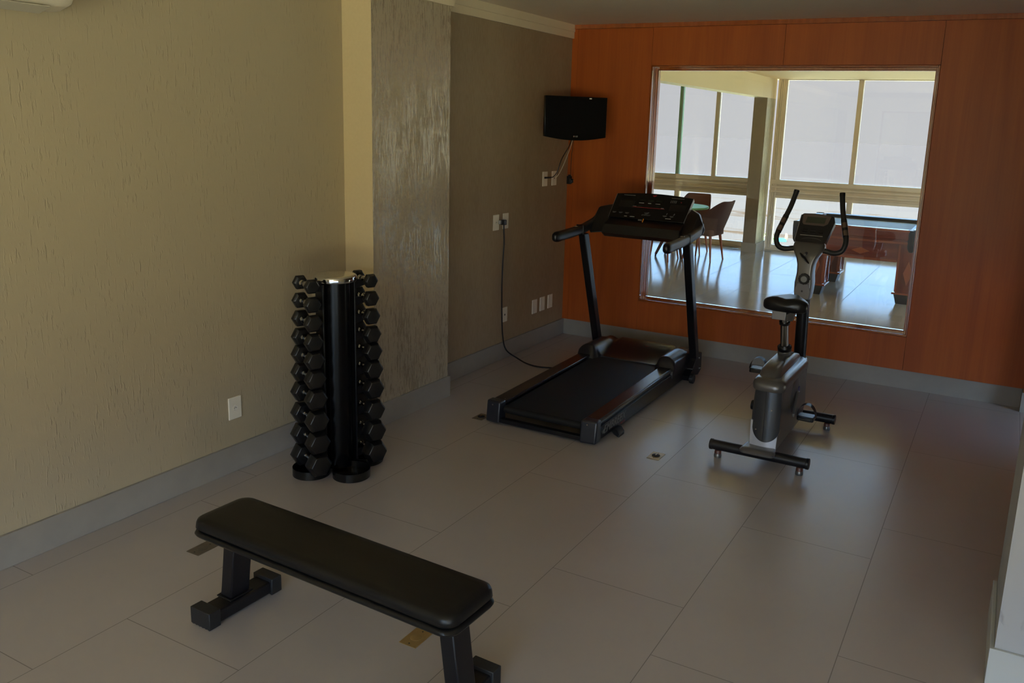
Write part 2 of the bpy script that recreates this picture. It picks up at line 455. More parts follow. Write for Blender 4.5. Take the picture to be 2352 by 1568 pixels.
# stepped wooden panel and pier at the right
bm = BM(); box(bm, (0.262, 6.69, 0.143), (1.9, 6.79, HC)); struct('wall_back_step', bm, WOODP)
bm = BM(); box(bm, (0.255, 6.683, 0), (1.9, 6.80, 0.143)); struct('baseboard_back_step', bm, BASEB)
PY = 3.13
sbox('wall_pier', (0.157, PY + 0.0, 0), (2.8, 3.65, HC), PIER)
bm = BM(); prism(bm, [(0.142, PY - 0.015), (2.8, PY - 0.015), (2.8, PY), (0.157, PY), (0.157, 3.65), (0.142, 3.65)], 'z', 0, 0.148)
struct('baseboard_pier', bm, mat('light_grey_skirting', (0.50, 0.52, 0.52), 0.4), bevel=0.002)
# walls behind and beside the camera (unseen openings sized to light the gym)
def wall_open(name, axis, at, th, a0, a1, openings, m):
    bm = BM()
    def put(u0, u1, z0, z1):
        if u1 - u0 < 1e-4 or z1 - z0 < 1e-4: return
        if axis == 'y': box(bm, (u0, at, z0), (u1, at + th, z1))
        else: box(bm, (at, u0, z0), (at + th, u1, z1))
    cur = a0
    for (u0, u1, z0, z1) in openings:
        put(cur, u0, 0, HC); put(u0, u1, 0, z0); put(u0, u1, z1, HC); cur = u1
    put(cur, a1, 0, HC)
    return struct(name, bm, m, smooth=False)
GYM_OPEN = (-1.25, 2.5, 0.05, 2.5)
RIGHT_OPEN = (-5.2, -0.6, 0.05, 1.35)  # unseen low opening added to lift the ceiling and upper wall light
wall_open('wall_front', 'y', -5.6, 0.2, -3.7, 2.8, [GYM_OPEN], WALL)
wall_open('wall_right', 'x', 2.6, 0.2, -5.4, 3.13, [RIGHT_OPEN], WALL)
SIDE_OPEN = (5.75, 6.3, 0.03, 0.8)
wall_open('wall_right_alcove', 'x', 1.3, 0.2, 3.65, 6.97, [SIDE_OPEN], WALL)

# ------------------------------------------------------------------ lounge beyond the glass
YF = 13.73; HL = 2.67
sbox('floor_lounge', (-9.0, 6.97, -0.12), (4.0, 13.95, 0.0), FLOOR2)
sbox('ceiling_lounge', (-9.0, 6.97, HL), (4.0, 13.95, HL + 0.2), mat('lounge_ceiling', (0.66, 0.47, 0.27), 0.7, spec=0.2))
sbox('wall_lounge_left', (-9.2, 6.97, 0), (-9.0, 13.95, HL), PLASTER)
LR_OPEN = (8.5, 13.3, 0.1, 2.5)  # unseen opening added to brighten the lounge and its beam
wall_open('wall_lounge_right', 'x', 4.0, 0.2, 6.97, 13.95, [LR_OPEN], PLASTER)
bm = BM(); box(bm, (-3.60, 6.98, 2.37), (-3.405, YF, HL)); struct('trim_beam', bm, mat('cream_beam', (0.82, 0.70, 0.46), 0.6, spec=0.2))
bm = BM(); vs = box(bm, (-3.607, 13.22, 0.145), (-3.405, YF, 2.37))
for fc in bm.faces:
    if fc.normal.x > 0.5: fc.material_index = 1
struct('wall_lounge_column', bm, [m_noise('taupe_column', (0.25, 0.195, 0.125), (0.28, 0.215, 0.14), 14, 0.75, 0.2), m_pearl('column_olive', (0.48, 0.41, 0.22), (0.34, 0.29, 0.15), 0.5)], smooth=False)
bm = BM(); box(bm, (-3.622, 13.205, 0), (-3.385, YF, 0.147)); struct('baseboard_lounge_column', bm, mat('column_skirting', (0.36, 0.31, 0.22), 0.45))

def facade(name, x0, x1, muls_up, muls_lo, cutx):
    w = thing(name, None, None, ((x0 + x1) / 2, YF, 0), kind='structure')
    b = BM()
    box(b, (x0, YF, 0.0), (x1, YF + 0.12, 0.035))                       # track on the floor
    box(b, (x0, YF + 0.02, 0.035), (x1, YF + 0.10, 0.085))
    box(b, (x0, YF + 0.02, 0.84), (x1, YF + 0.12, 0.885))
    box(b, (x0, YF + 0.035, 0.885), (x1, YF + 0.11, 1.06))
    box(b, (x0, YF + 0.0, 0.925), (x1, YF + 0.05, 0.955))
    box(b, (x0, YF + 0.0, 1.0), (x1, YF + 0.05, 1.03))
    box(b, (x0, YF + 0.0, 1.055), (x1, YF + 0.11, 1.125))
    box(b, (x0, YF + 0.02, 2.66), (x1, YF + 0.12, HL + 0.1))
    for a, c in ((x0, x0 + 0.04), (x0 + 0.045, x0 + 0.065), (x0 + 0.07, x0 + 0.100)):
        box(b, (a, YF + 0.01, 0.0), (c, YF + 0.11, HL))
    box(b, (x0 + 0.10, YF + 0.02, 1.10), (x0 + 0.14, YF + 0.10, HL))
    obj('window_frame', b, ALU, w, world=True, bevel=0.003)
    for k_, (a, c) in enumerate(muls_up):
        b = BM(); box(b, (a, YF + 0.01, 1.10), (c, YF + 0.09, HL)); obj('mullion', b, GEDGE if (name == 'window_2' and k_ == 0) else ALU, w, world=True, bevel=0.002)
    for (a, c) in muls_lo:
        b = BM(); box(b, (a, YF + 0.01, 0.05), (c, YF + 0.09, 0.86)); obj('mullion', b, ALU, w, world=True, bevel=0.002)
    b = BM(); box(b, (x0, YF + 0.05, 1.12), (x1, YF + 0.056, 2.67)); box(b, (x0, YF + 0.05, 0.08), (x1, YF + 0.056, 0.85))
    obj('pane', b, GLASS, w, world=True, smooth=False)
    return w
facade('window_2', -9.0, -3.60, [(-4.985, -4.93), (-4.365, -4.30), (-5.75, -5.69), (-7.1, -7.04)], [(-4.98, -4.90), (-6.3, -6.22), (-7.6, -7.52)], -4.3)
w3 = facade('window_3', -3.385, 4.0, [(-2.19, -2.12), (-0.75, -0.68), (0.75, 0.82), (2.3, 2.37)], [(-2.185, -2.105), (-0.75, -0.67), (0.75, 0.83), (2.3, 2.38)], -2.15)
bm = BM(); box(bm, (-3.345, YF - 0.03, 0.42), (-3.33, YF - 0.018, 0.56)); box(bm, (-3.345, YF - 0.03, 0.42), (-3.33, YF + 0.01, 0.435)); box(bm, (-3.345, YF - 0.03, 0.545), (-3.33, YF + 0.01, 0.56))
obj('handle', bm, mat('white_handle', (0.8, 0.8, 0.75), 0.3), w3, world=True)
# outside: pale dry sand near the building, shallow muddy surf further out
def m_sea():
    m = mat('pale_surf', (0.3, 0.29, 0.27), 0.8, spec=0.0); t = NT(m)
    n = t.noise(t.coords((0.07, 0.20, 1)), 1.0, 6, 0.62, 0.8)
    n2 = t.noise(t.coords((0.35, 1.4, 1)), 1.0, 4, 0.6)
    fsum = t.math('ADD', t.math('MULTIPLY', n, 0.7), t.math('MULTIPLY', n2, 0.3))
    tc = t.new('ShaderNodeTexCoord'); sx = t.new('ShaderNodeSeparateXYZ'); t.link(tc.outputs['Object'], sx.inputs[0])
    mr = t.new('ShaderNodeMapRange'); mr.inputs['From Min'].default_value = 75; mr.inputs['From Max'].default_value = 150
    mr.inputs['To Min'].default_value = 0.0; mr.inputs['To Max'].default_value = 0.32
    t.link(sx.outputs[1], mr.inputs[0])
    far = t.math('ADD', fsum, mr.outputs[0])            # further out only white foam
    col = t.ramp(far, [(0.0, (0.050, 0.028, 0.016)), (0.41, (0.066, 0.042, 0.028)), (0.455, (0.092, 0.074, 0.066)), (0.62, (0.088, 0.072, 0.067)), (0.75, (0.0715, 0.0560, 0.0530)), (1.0, (0.0705, 0.0555, 0.0530))])
    t.link(col, t.b.inputs['Base Color']); return m
sbox('ground_beach', (-120, 14.6, -5.2), (120, 50, -5.0), mat('dry_sand', (0.78, 0.68, 0.40), 0.9, spec=0.1))
sbox('ground_surf', (-400, 50, -5.3), (400, 600, -5.05), m_sea())
sbox('ground_bounce', (-120, -120, -5.2), (120, -6.5, -5.0), mat('bounce_ground', (0.95, 0.76, 0.40), 0.9, spec=0.1))  # unseen ground added to bounce warm light up into the gym

# ------------------------------------------------------------------ light: sky dome + sun + portals at the openings
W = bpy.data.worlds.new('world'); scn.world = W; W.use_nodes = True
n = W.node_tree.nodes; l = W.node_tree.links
tc = n.new('ShaderNodeTexCoord'); sp = n.new('ShaderNodeSeparateXYZ'); rp = n.new('ShaderNodeValToRGB')
l.new(tc.outputs['Generated'], sp.inputs[0])
mpn = n.new('ShaderNodeMapRange'); mpn.inputs['From Min'].default_value = -0.2; mpn.inputs['From Max'].default_value = 0.8
l.new(sp.outputs['Z'], mpn.inputs[0]); l.new(mpn.outputs[0], rp.inputs[0])
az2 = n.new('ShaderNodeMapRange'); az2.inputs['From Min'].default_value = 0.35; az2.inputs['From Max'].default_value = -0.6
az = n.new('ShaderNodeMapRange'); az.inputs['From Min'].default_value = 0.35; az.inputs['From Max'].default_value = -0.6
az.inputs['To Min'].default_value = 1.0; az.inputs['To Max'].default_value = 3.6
l.new(sp.outputs['Y'], az.inputs[0])      # sunward sky, out of view, boosted and warmed to light the gym
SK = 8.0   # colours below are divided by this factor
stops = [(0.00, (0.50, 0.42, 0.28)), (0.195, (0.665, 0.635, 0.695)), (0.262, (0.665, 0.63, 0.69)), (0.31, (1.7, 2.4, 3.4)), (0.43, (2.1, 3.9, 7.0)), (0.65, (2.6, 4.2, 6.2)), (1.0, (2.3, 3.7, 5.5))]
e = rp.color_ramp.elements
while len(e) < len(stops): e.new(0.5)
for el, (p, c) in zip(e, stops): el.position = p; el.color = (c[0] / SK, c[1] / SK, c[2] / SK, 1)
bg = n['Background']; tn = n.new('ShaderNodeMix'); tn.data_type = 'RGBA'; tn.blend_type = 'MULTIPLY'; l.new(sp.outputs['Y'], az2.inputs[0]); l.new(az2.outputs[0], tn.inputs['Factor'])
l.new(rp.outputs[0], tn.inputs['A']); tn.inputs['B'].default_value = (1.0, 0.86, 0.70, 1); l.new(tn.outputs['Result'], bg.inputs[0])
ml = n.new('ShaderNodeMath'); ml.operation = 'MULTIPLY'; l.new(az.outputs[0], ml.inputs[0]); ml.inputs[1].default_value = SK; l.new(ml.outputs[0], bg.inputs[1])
sun_d = bpy.data.lights.new('sun', 'SUN'); sun_d.energy = 15.0; sun_d.angle = 0.03; sun_d.color = (1.0, 0.93, 0.78)
sun = bpy.data.objects.new('sun', sun_d); C.objects.link(sun)
sun.rotation_euler = (math.radians(-14), math.radians(6), 0); sun.rotation_euler = Vector((0.05, 0.22, -1)).to_track_quat('-Z', 'Y').to_euler()
def portal(loc, sx, sy, d):
    L = bpy.data.lights.new('portal', 'AREA'); L.shape = 'RECTANGLE'; L.size = sx; L.size_y = sy
    o = bpy.data.objects.new('portal', L); C.objects.link(o); o.location = loc
    o.rotation_euler = Vector(d).to_track_quat('-Z', 'Y').to_euler(); L.cycles.is_portal = True
portal(((GYM_OPEN[0] + GYM_OPEN[1]) / 2, -5.5, (GYM_OPEN[2] + GYM_OPEN[3]) / 2), GYM_OPEN[1] - GYM_OPEN[0], GYM_OPEN[3] - GYM_OPEN[2], (0, 1, 0))
portal((1.4, (SIDE_OPEN[0] + SIDE_OPEN[1]) / 2, (SIDE_OPEN[2] + SIDE_OPEN[3]) / 2), SIDE_OPEN[1] - SIDE_OPEN[0], SIDE_OPEN[3] - SIDE_OPEN[2], (-1, 0, 0))
portal((2.7, -2.9, 0.70), 4.6, 1.3, (-1, 0, 0))
portal((4.1, 10.9, 1.3), 4.8, 2.4, (-1, 0, 0))
portal((-2.5, 13.87, 1.35), 13, 2.7, (0, -1, 0))

# ------------------------------------------------------------------ wall plates
def plate(name, label, x, y, z, kind, group=None, cat='outlet', w=0.082, h=0.122):
    """plate on a wall facing +X"""
    t = thing(name, label, cat, (x, y, z), group=group)
    bm = BM(); box(bm, (0, -w / 2, -h / 2), (0.008, w / 2, h / 2)); obj('cover', bm, WHITEP, t, bevel=0.003, seg=2)
    if kind in ('socket', 'double'):
        bm = BM(); Mx = frame_mat((0.0076, 0.0, 0), (0, 1, 0), (0, 0, 1))
        r = 0.017
        lathe(bm, [(r, 0), (r, 0.0016), (r - 0.003, 0.0016), (r - 0.004, 0.0006), (0, 0.0006)], 6, Mx, PI / 6)
        obj('socket', bm, mat('socket_white', (0.8, 0.78, 0.72), 0.3) if 'socket_white' not in bpy.data.materials else bpy.data.materials['socket_white'], t)
        bm = BM()
        for dy in (-0.007, 0, 0.007): cyl(bm, (0.0075, dy, 0.001 * (dy == 0) * 3), (0.0088, dy, 0.001 * (dy == 0) * 3), 0.0022, seg=8)
        obj('pin_hole', bm, DARKH, t)
    elif kind == 'hole':
        bm = BM(); cyl(bm, (0.0075, 0, 0), (0.009, 0, 0), 0.008, seg=16); obj('grommet', bm, STEEL, t)
        bm = BM(); cyl(bm, (0.0078, 0, 0), (0.0093, 0, 0), 0.004, seg=12); obj('cable_hole', bm, DARKH, t)
    return t
plate('power_outlet', 'white three pin socket plate low on the textured left wall, left of the dumbbell rack', XL, 3.027, 0.352, 'socket', w=0.085)
plate('power_outlet', 'white socket plate holding the black treadmill plug, left of an upper pair', XR, 5.60, 1.126, 'double')
plate('antenna_plate', 'white plate with small centre hole, right beside the plate holding the treadmill plug', XR, 5.742, 1.128, 'hole', cat='wall plate')
plate('power_outlet', 'white plate low on the recess wall, partly behind the hanging black cord', XR, 5.758, 0.366, 'hole', cat='wall plate')
GP = 'blank white plates low near the wooden wall'
for i, (y, lab) in enumerate(((6.257, 'blank white plate low on the recess wall, leftmost of three in a row'),
                              (6.394, 'blank white plate low on the recess wall, middle of three in a row'),
                              (6.537, 'blank white plate low on the recess wall, rightmost of three beside the wooden wall'))):
    if i == 0: p0 = plate('blank_plate', lab, XR, y, 0.346, None, GP, 'wall plate')
    else:
        c = copy_tree(p0); c.location = (XR, y, 0.347); c['label'] = lab
plate('power_outlet', 'white socket plate below the television with a black plug in it', XR, 6.37, 1.43, None)
plate('antenna_plate', 'white plate below the television, reached by the white cable', XR, 6.535, 1.43, 'hole', cat='wall plate')

# ------------------------------------------------------------------ brass floor boxes
def floor_box(label, x, y, m, lid, group='floor sockets'):
    t = thing('floor_socket', label, 'floor socket', (x, y, 0), group=group)
    bm = BM(); box(bm, (-0.038, -0.055, 0), (0.038, 0.055, 0.003)); obj('cover', bm, m, t, bevel=0.0008, seg=1)
    if lid:
        bm = BM(); lathe(bm, [(0.024, 0.003), (0.024, 0.006), (0.020, 0.008), (0, 0.008)], 24); obj('cap', bm, DARKH, t)
        bm = BM(); cyl(bm, (0, -0.012, 0.0085), (0, 0.012, 0.0085), 0.004, seg=8); obj('latch', bm, STEEL, t)
    else:
        bm = BM(); lathe(bm, [(0.022, 0.003), (0.022, 0.0042), (0.020, 0.0045), (0, 0.0045)], 24); obj('cap', bm, m, t)
    for s in (-1, 1):
        bm = BM(); cyl(bm, (0, s * 0.042, 0.002), (0, s * 0.042, 0.0036), 0.003, seg=10); obj('screw_hole', bm, DARKH, t)
    return t
floor_box('small brass floor socket plate with dark cap, between treadmill and exercise bike', -1.63, 4.475, BRASS, True)
floor_box('dull floor socket plate with raised cap, left of the treadmill rear corner', -2.847, 4.467, BRONZE, True)
floor_box('dull metal floor socket plate under the left end of the bench', -2.94, 2.335, BRONZE, False)
floor_box('brass floor socket plate under the right end of the bench', -1.732, 2.293, BRASS, False)

# ------------------------------------------------------------------ flat bench
B = thing('weight_bench', 'black padded flat exercise bench on two wide feet in the foreground', 'bench', (-1.918, 2.068, 0), math.radians(-2.0))
def rrect(w, h, r, n=6):
    out = []
    for cx, cy, a0 in ((w - r, h - r, 0), (-w + r, h - r, 90), (-w + r, -h + r, 180), (w - r, -h + r, 270)):
        for k in range(n + 1):
            a = math.radians(a0 + 90 * k / n); out.append((cx + r * math.cos(a), cy + r * math.sin(a)))
    return out
def stacked(bm, layers):
    """layers: list of (halfw, halfh, r, z)"""
    rings = []
    for (w, h, r, z) in layers: rings.append([bm.verts.new((x, y, z)) for x, y in rrect(w, h, r)])
    k = len(rings[0])
    for A, Bq in zip(rings[:-1], rings[1:]):
        for i in range(k): bm.faces.new((A[i], A[(i + 1) % k], Bq[(i + 1) % k], Bq[i]))
    bm.faces.new(rings[0][::-1]); bm.faces.new(rings[-1])
bm = BM(); hw, hh = 0.608, 0.134
stacked(bm, [(hw - .035, hh - .035, .03, .3650), (hw - .012, hh - .012, .045, .3680), (hw - .002, hh - .002, .05, .380), (hw - .004, hh - .004, .05, .398), (hw - .008, hh - .008, .048, .408), (hw - .017, hh - .017, .044, .4135), (hw - .04, hh - .04, .03, .4155), (hw - .09, hh - .09, .02, .4165)])
obj('pad', bm, BLKVINYL, B, angle=60)
bm = BM(); stacked(bm, [(hw - .02, hh - .02, .04, .343), (hw - .003, hh - .003, .05, .347), (hw + .002, hh + .002, .052, .356), (hw - .003, hh - .003, .05, .366), (hw - .015, hh - .015, .045, .3675)])
obj('pad_board', bm, BLKVINYL, B, angle=60)
for s in (-1, 1):
    bm = BM()
    prism(bm, [(s * (0.547) - 0.03, 0.060), (s * 0.547 + 0.03, 0.060), (s * 0.508 + 0.03, 0.343), (s * 0.508 - 0.03, 0.343)], 'y', -0.035, 0.055)
    obj('post', bm, BLKPAINT, B, bevel=0.006, seg=3)
    bm = BM(); box(bm, (s * .547 - .040, -.045, .056), (s * .547 + .040, .065, .062)); obj('weld_plate', bm, BLKPAINT, B, bevel=0.002)
    bm = BM(); box(bm, (s * .535 - .045, -.135, .008), (s * .535 + .045, .155, .058)); obj('foot_bar', bm, BLKPAINT, B, bevel=0.008, seg=3)
    for q in (-1, 1):
        bm = BM(); y0, y1 = (-.163, -.112) if q < 0 else (.135, .185)
        box(bm, (s * .535 - .054, y0, .004), (s * .535 + .054, y1, .072))
        for k in range(6): box(bm, (s * .535 - .050 + k * .018, y0 + .002, 0.0), (s * .535 - .041 + k * .018, y1 - .002, .0055))
        obj('rubber_foot', bm, BLKRUB, B, bevel=0.004, seg=2)

# ------------------------------------------------------------------ dumbbell rack
ua = math.radians(-22.0); RC = (-3.06, 3.35)
RK = thing('dumbbell_rack', 'black round tower rack with chrome lid and clover base holding hex dumbbells', 'dumbbell rack', (RC[0], RC[1], 0), ua)
bm = BM(); lathe(bm, [(0.078, 0.02), (0.078, 1.055)], 40); obj('column', bm, COLGLOSS, RK)
bm = BM(); lathe(bm, [(0.104, 1.048), (0.111, 1.050), (0.112, 1.053), (0.112, 1.074), (0.109, 1.079), (0.100, 1.083), (0.085, 1.0845), (0, 1.0855)], 48)
obj('lid', bm, CHROME, RK, angle=50)
bm = BM()
for k, (dx, dy) in enumerate(((0.15, 0), (-0.15, 0), (0, 0.16), (0, -0.16))):
    Mx = Matrix.Translation((dx, dy, 0))
    lathe(bm, [(0.098, 0.0), (0.100, 0.002), (0.100, 0.046), (0.096, 0.046), (0.096, 0.012), (0, 0.012)], 36, Mx)
obj('base', bm, BLKGLOSS, RK)
ROWZ = [1.043, .948, .851, .752, .656, .556, .449, .330, .210, .090]
for s in (-1, 1):
    bm = BM(); box(bm, (-0.045, s * 0.085 - 0.006 * 0, 0.03), (0.045, s * 0.095, 1.04))
    obj('side_plate', bm, BLKPAINT, RK, bevel=0.002)
    for j, z in enumerate(ROWZ):
        bm = BM(); a_, b_ = sorted((s * 0.093, s * 0.099)); box(bm, (-0.029, a_, z - 0.04), (0.029, b_, z))
        for e_ in (-1, 1):
            x0 = e_ * 0.026
            prism(bm, [(s * 0.09, z - 0.045), (s * 0.175, z - 0.022), (s * 0.188, z - 0.004), (s * 0.184, z - 0.004), (s * 0.172, z - 0.014), (s * 0.148, z - 0.014), (s * 0.13, z + 0.006), (s * 0.09, z + 0.006)], 'x', x0 - 0.003, x0 + 0.003)
        obj('cradle', bm, BLKPAINT, RK)
def dumbbell(r, half, hl, label, loc):
    t = thing('dumbbell', label, 'dumbbell', loc, ua, 'hex dumbbells on the tower rack')
    L = half - hl
    for s in (-1, 1):
        bm = BM()
        Mx = frame_mat((s * hl, 0, 0), (0, 1, 0), (0, 0, s))
        if s < 0: Mx = frame_mat((s * hl, 0, 0), (0, 1, 0), (0, 0, -1))
        lathe(bm, [(r * .62, 0), (r * .80, 0.002), (r, L * .25), (r, L * .74), (r * .80, L * .98), (r * .70, L), (0, L)], 6, Mx)
        bmesh.ops.recalc_face_normals(bm, faces=bm.faces)
        obj('head', bm, HEXRUB, t, bevel=0.0022, seg=2)
    bm = BM(); Mx = frame_mat((0, 0, 0), (0, 1, 0), (0, 0, 1))
    hr = 0.0125
    lathe(bm, [(hr * 1.25, -hl), (hr * 1.25, -hl + .008), (hr * .9, -hl + .012), (hr, -hl * .5), (hr * 1.25, 0), (hr, hl * .5), (hr * .9, hl - .012), (hr * 1.25, hl - .008), (hr * 1.25, hl)], 20, Mx)
    obj('handle', bm, CHROME, t, angle=60)
    return t
ROWN = ['topmost', 'second from the top', 'third from the top', 'fourth from the top', 'fifth from the top', 'fifth from the bottom', 'fourth from the bottom', 'third from the bottom', 'second from the bottom', 'lowest and largest']
nv = (-math.sin(ua), math.cos(ua))
for s, side in ((-1, 'left'), (1, 'right')):
    for j, z in enumerate(ROWZ):
        r = 0.041 + (0.068 - 0.041) * (j / 9.0) ** 0.8
        half = 0.088 + 0.0055 * j + (0.006 if s > 0 else 0)
        du = 0.0008 * j if s < 0 else 0.0
        p = (RC[0] + s * 0.166 * nv[0] + du * math.cos(ua), RC[1] + s * 0.166 * nv[1] + du * math.sin(ua), z)
        dumbbell(r, half, 0.052, 'black hex dumbbell, %s in the %s stack of the tower rack' % (ROWN[j], side), p)

# ------------------------------------------------------------------ treadmill
TX = -2.387
T = thing('treadmill', 'black motorised treadmill with wide console and raised handlebars facing the window', 'treadmill', (TX, 5.3, 0))
def t3(p): return (TX + p[0], p[1], p[2])
def sm(t): t = max(0.0, min(1.0, t)); return t * t * (3 - 2 * t)
def tobj(name, bm, m, parent=T, **kw):
    for v in bm.verts: v.co.x += TX
    return obj(name, bm, m, parent, world=True, **kw)
def wedge(bm, x0, x1, y0, y1, za0, za1, zb0, zb1):
    """box whose z range changes linearly from (za0,za1) at y0 to (zb0,zb1) at y1"""
    pts = [(x, y, z) for x in (x0, x1) for (y, zz) in ((y0, (za0, za1)), (y1, (zb0, zb1))) for z in zz]
    hull(bm, pts)
bm = BM(); wedge(bm, -.276, .276, 4.462, 5.86, .090, .112, .122, .144); cyl(bm, (-.274, 4.462, .094), (.274, 4.462, .094), .024, seg=28)
tobj('running_belt', bm, m_noise('belt_rubber', (0.007, 0.007, 0.007), (0.010, 0.010, 0.0098), 350, 0.62, 0.25, 0.3))
bm = BM(); wedge(bm, -.27, .27, 4.72, 5.86, .040, .085, .05, .12); tobj('deck', bm, BLKPAINT)
for s in (-1, 1):
    a, b = sorted((s * .284, s * .374))
    bm = BM(); wedge(bm, a, b, 4.478, 5.76, .122, .141, .146, .166); fr = tobj('foot_rail', bm, RAILTOP, bevel=0.004, seg=2)
    a, b = sorted((s * .372, s * .385))
    bm = BM(); wedge(bm, a, b, 4.49, 5.80, .120, .136, .145, .161); tobj('rail_edge', bm, mat('rail_edge_metal', (0.07, 0.07, 0.068), 0.25, 0.5), fr, bevel=0.002)
    a, b = sorted((s * .335, s * .376))
    bm = BM(); wedge(bm, a, b, 4.48, 6.17, .03, .118, .03, .150)
    a, b = sorted((s * .376, s * .386)); wedge(bm, a, b, 4.49, 6.17, .018, .101, .022, .130)
    sf = tobj('side_frame', bm, BLKPAINT, bevel=0.002)
    bm = BM(); a, b = sorted((s * .286, s * .392)); box(bm, (a, 4.398, .008), (b, 4.49, .147))
    for v in bm.verts:
        if v.co.y < 4.42 and v.co.z > .1: v.co.y += .016
        if v.co.y < 4.42: v.co.y += .012 * (1 if abs(v.co.x) > .34 else 0)
    cap = tobj('end_cap', bm, mat('blue_black_plastic', (0.015, 0.017, 0.024), 0.3), bevel=0.012, seg=4)
    bm = BM(); Mx = Matrix.Translation((s * .335, 4.4045, .128)) @ Matrix.Rotation(PI / 2, 4, 'X'); lathe(bm, [(.0045, 0), (.0045, .002), (0, .002)], 12, Mx)
    tobj('screw', bm, STEEL, cap)
    bm = BM(); Mx = Matrix.Translation((s * .31, 4.515, .1405)); lathe(bm, [(.004, 0), (.004, .002), (0, .002)], 12, Mx); tobj('screw', bm, STEEL, fr)
    # upright
    bm = BM()
    hull(bm, [(s * .412 + dx, 6.180 + dy, .035) for dx in (-.028, .028) for dy in (-.036, .036)] + [(s * .414 + dx, 5.790 + dy, 1.085) for dx in (-.028, .028) for dy in (-.036, .036)])
    up = tobj('upright', bm, BLKPAINT, bevel=0.005, seg=2)
    bm = BM(); a, b = sorted((s * .386, s * .440))
    hull(bm, [(x, y, z) for x in (a, b) for (y, z) in ((6.12, .19), (6.23, .19), (6.13, .04), (6.17, .022), (6.24, .05), (6.03, .10), (6.03, .05))])
    br = tobj('pivot_bracket', bm, BLKPAINT, up, bevel=0.004)
    for (yy, zz) in ((6.16, .16), (6.19, .07)):
        bm = BM(); Mx = Matrix.Translation((s * .440, yy, zz)) @ Matrix.Rotation(s * PI / 2, 4, 'Y'); lathe(bm, [(.008, 0), (.008, .004), (.005, .007), (0, .007)], 12, Mx)
        tobj('bolt', bm, STEEL, up)
    bm = BM(); cyl(bm, (s * .437, 5.990, .036), (s * .468, 5.990, .036), .036, seg=28); tobj('wheel', bm, BLKRUB, bevel=0.004)
    bm = BM(); a, b = sorted((s * .385, s * .440)); hull(bm, [(x, y, z) for x in (a, b) for (y, z) in ((5.95, .06), (6.05, .10), (6.05, .05), (5.97, .02))]); tobj('wheel_bracket', bm, BLKPAINT)
    bm = BM(); a, b = sorted((s * .375, s * .462)); hull(bm, [(a, 4.66, .030), (a, 4.76, .030), (s * .40, 4.66, .0), (s * .40, 4.74, .0), (s * .452, 4.62, .0), (s * .452, 4.71, .0), (s * .452, 4.63, .014), (s * .452, 4.715, .022), (s * .42, 4.66, .034), (s * .42, 4.74, .038)])
    tobj('stabiliser_foot', bm, BLKRUB, bevel=0.005)
    # motor cover corner humps are part of the hood below
    # handlebar
    bm = BM()
    path = [(s * .420, 5.375, 1.100), (s * .420, 5.60, 1.108), (s * .421, 5.80, 1.122), (s * .424, 5.98, 1.150), (s * .410, 6.06, 1.19)]
    sec = rrect(.027, .036, .024, 5)
    prev = None; first = None
    for i, p in enumerate(path):
        ring_ = [bm.verts.new((p[0] + u, p[1], p[2] + v)) for u, v in sec]
        if prev:
            for k in range(len(sec)): bm.faces.new((prev[k], prev[(k + 1) % len(sec)], ring_[(k + 1) % len(sec)], ring_[k]))
        else: bm.faces.new(ring_)
        prev = ring_
    bm.faces.new(prev[::-1]); bmesh.ops.recalc_face_normals(bm, faces=bm.faces)
    hb = tobj('handlebar', bm, mat('soft_grip', (0.022, 0.022, 0.023), 0.42))
    bm = BM()
    for k, (sc_, yy) in enumerate(((1.05, 5.395), (1.05, 5.370), (.99, 5.350), (.84, 5.335), (.55, 5.324), (.2, 5.320))):
        ring_ = [bm.verts.new((s * .420 + u * sc_, yy, 1.100 + v * sc_)) for u, v in sec]
        if k: 
            for q in range(len(sec)): bm.faces.new((pr[q], pr[(q + 1) % len(sec)], ring_[(q + 1) % len(sec)], ring_[q]))
        else: bm.faces.new(ring_)
        pr = ring_
    bm.faces.new(pr[::-1]); bmesh.ops.recalc_face_normals(bm, faces=bm.faces)
    tobj('grip_cap', bm, BLKPLAST, hb, angle=60)
    bm = BM(); box(bm, (s * .420 - .031, 5.735, 1.08), (s * .420 + .031, 5.742, 1.156)); tobj('collar', bm, BLKPLAST, hb, bevel=0.006)
    bm = BM(); Mx = Matrix.Translation((s * .420 - s * 0.006, 5.66, 1.146)); lathe(bm, [(.016, 0), (.018, .002), (.016, .006), (.010, .006), (.009, .004), (0, .004)], 24, Mx)
    tobj('pulse_button', bm, STEEL, hb)
    # wing joining console and handlebar
    bm = BM()
    hull(bm, [(s * x, y, z) for x, y, z in ((.458, 6.03, 1.165), (.452, 5.99, 1.125), (.402, 6.03, 1.275), (.425, 5.90, 1.100), (.395, 5.86, 1.085), (.300, 6.17, 1.30), (.298, 6.00, 1.12), (.310, 5.885, 1.095), (.300, 6.055, 1.262), (.440, 6.07, 1.14), (.30, 6.12, 1.09), (.395, 6.09, 1.27))])
    tobj('console_wing', bm, BLKPLAST, bevel=0.008, seg=3)
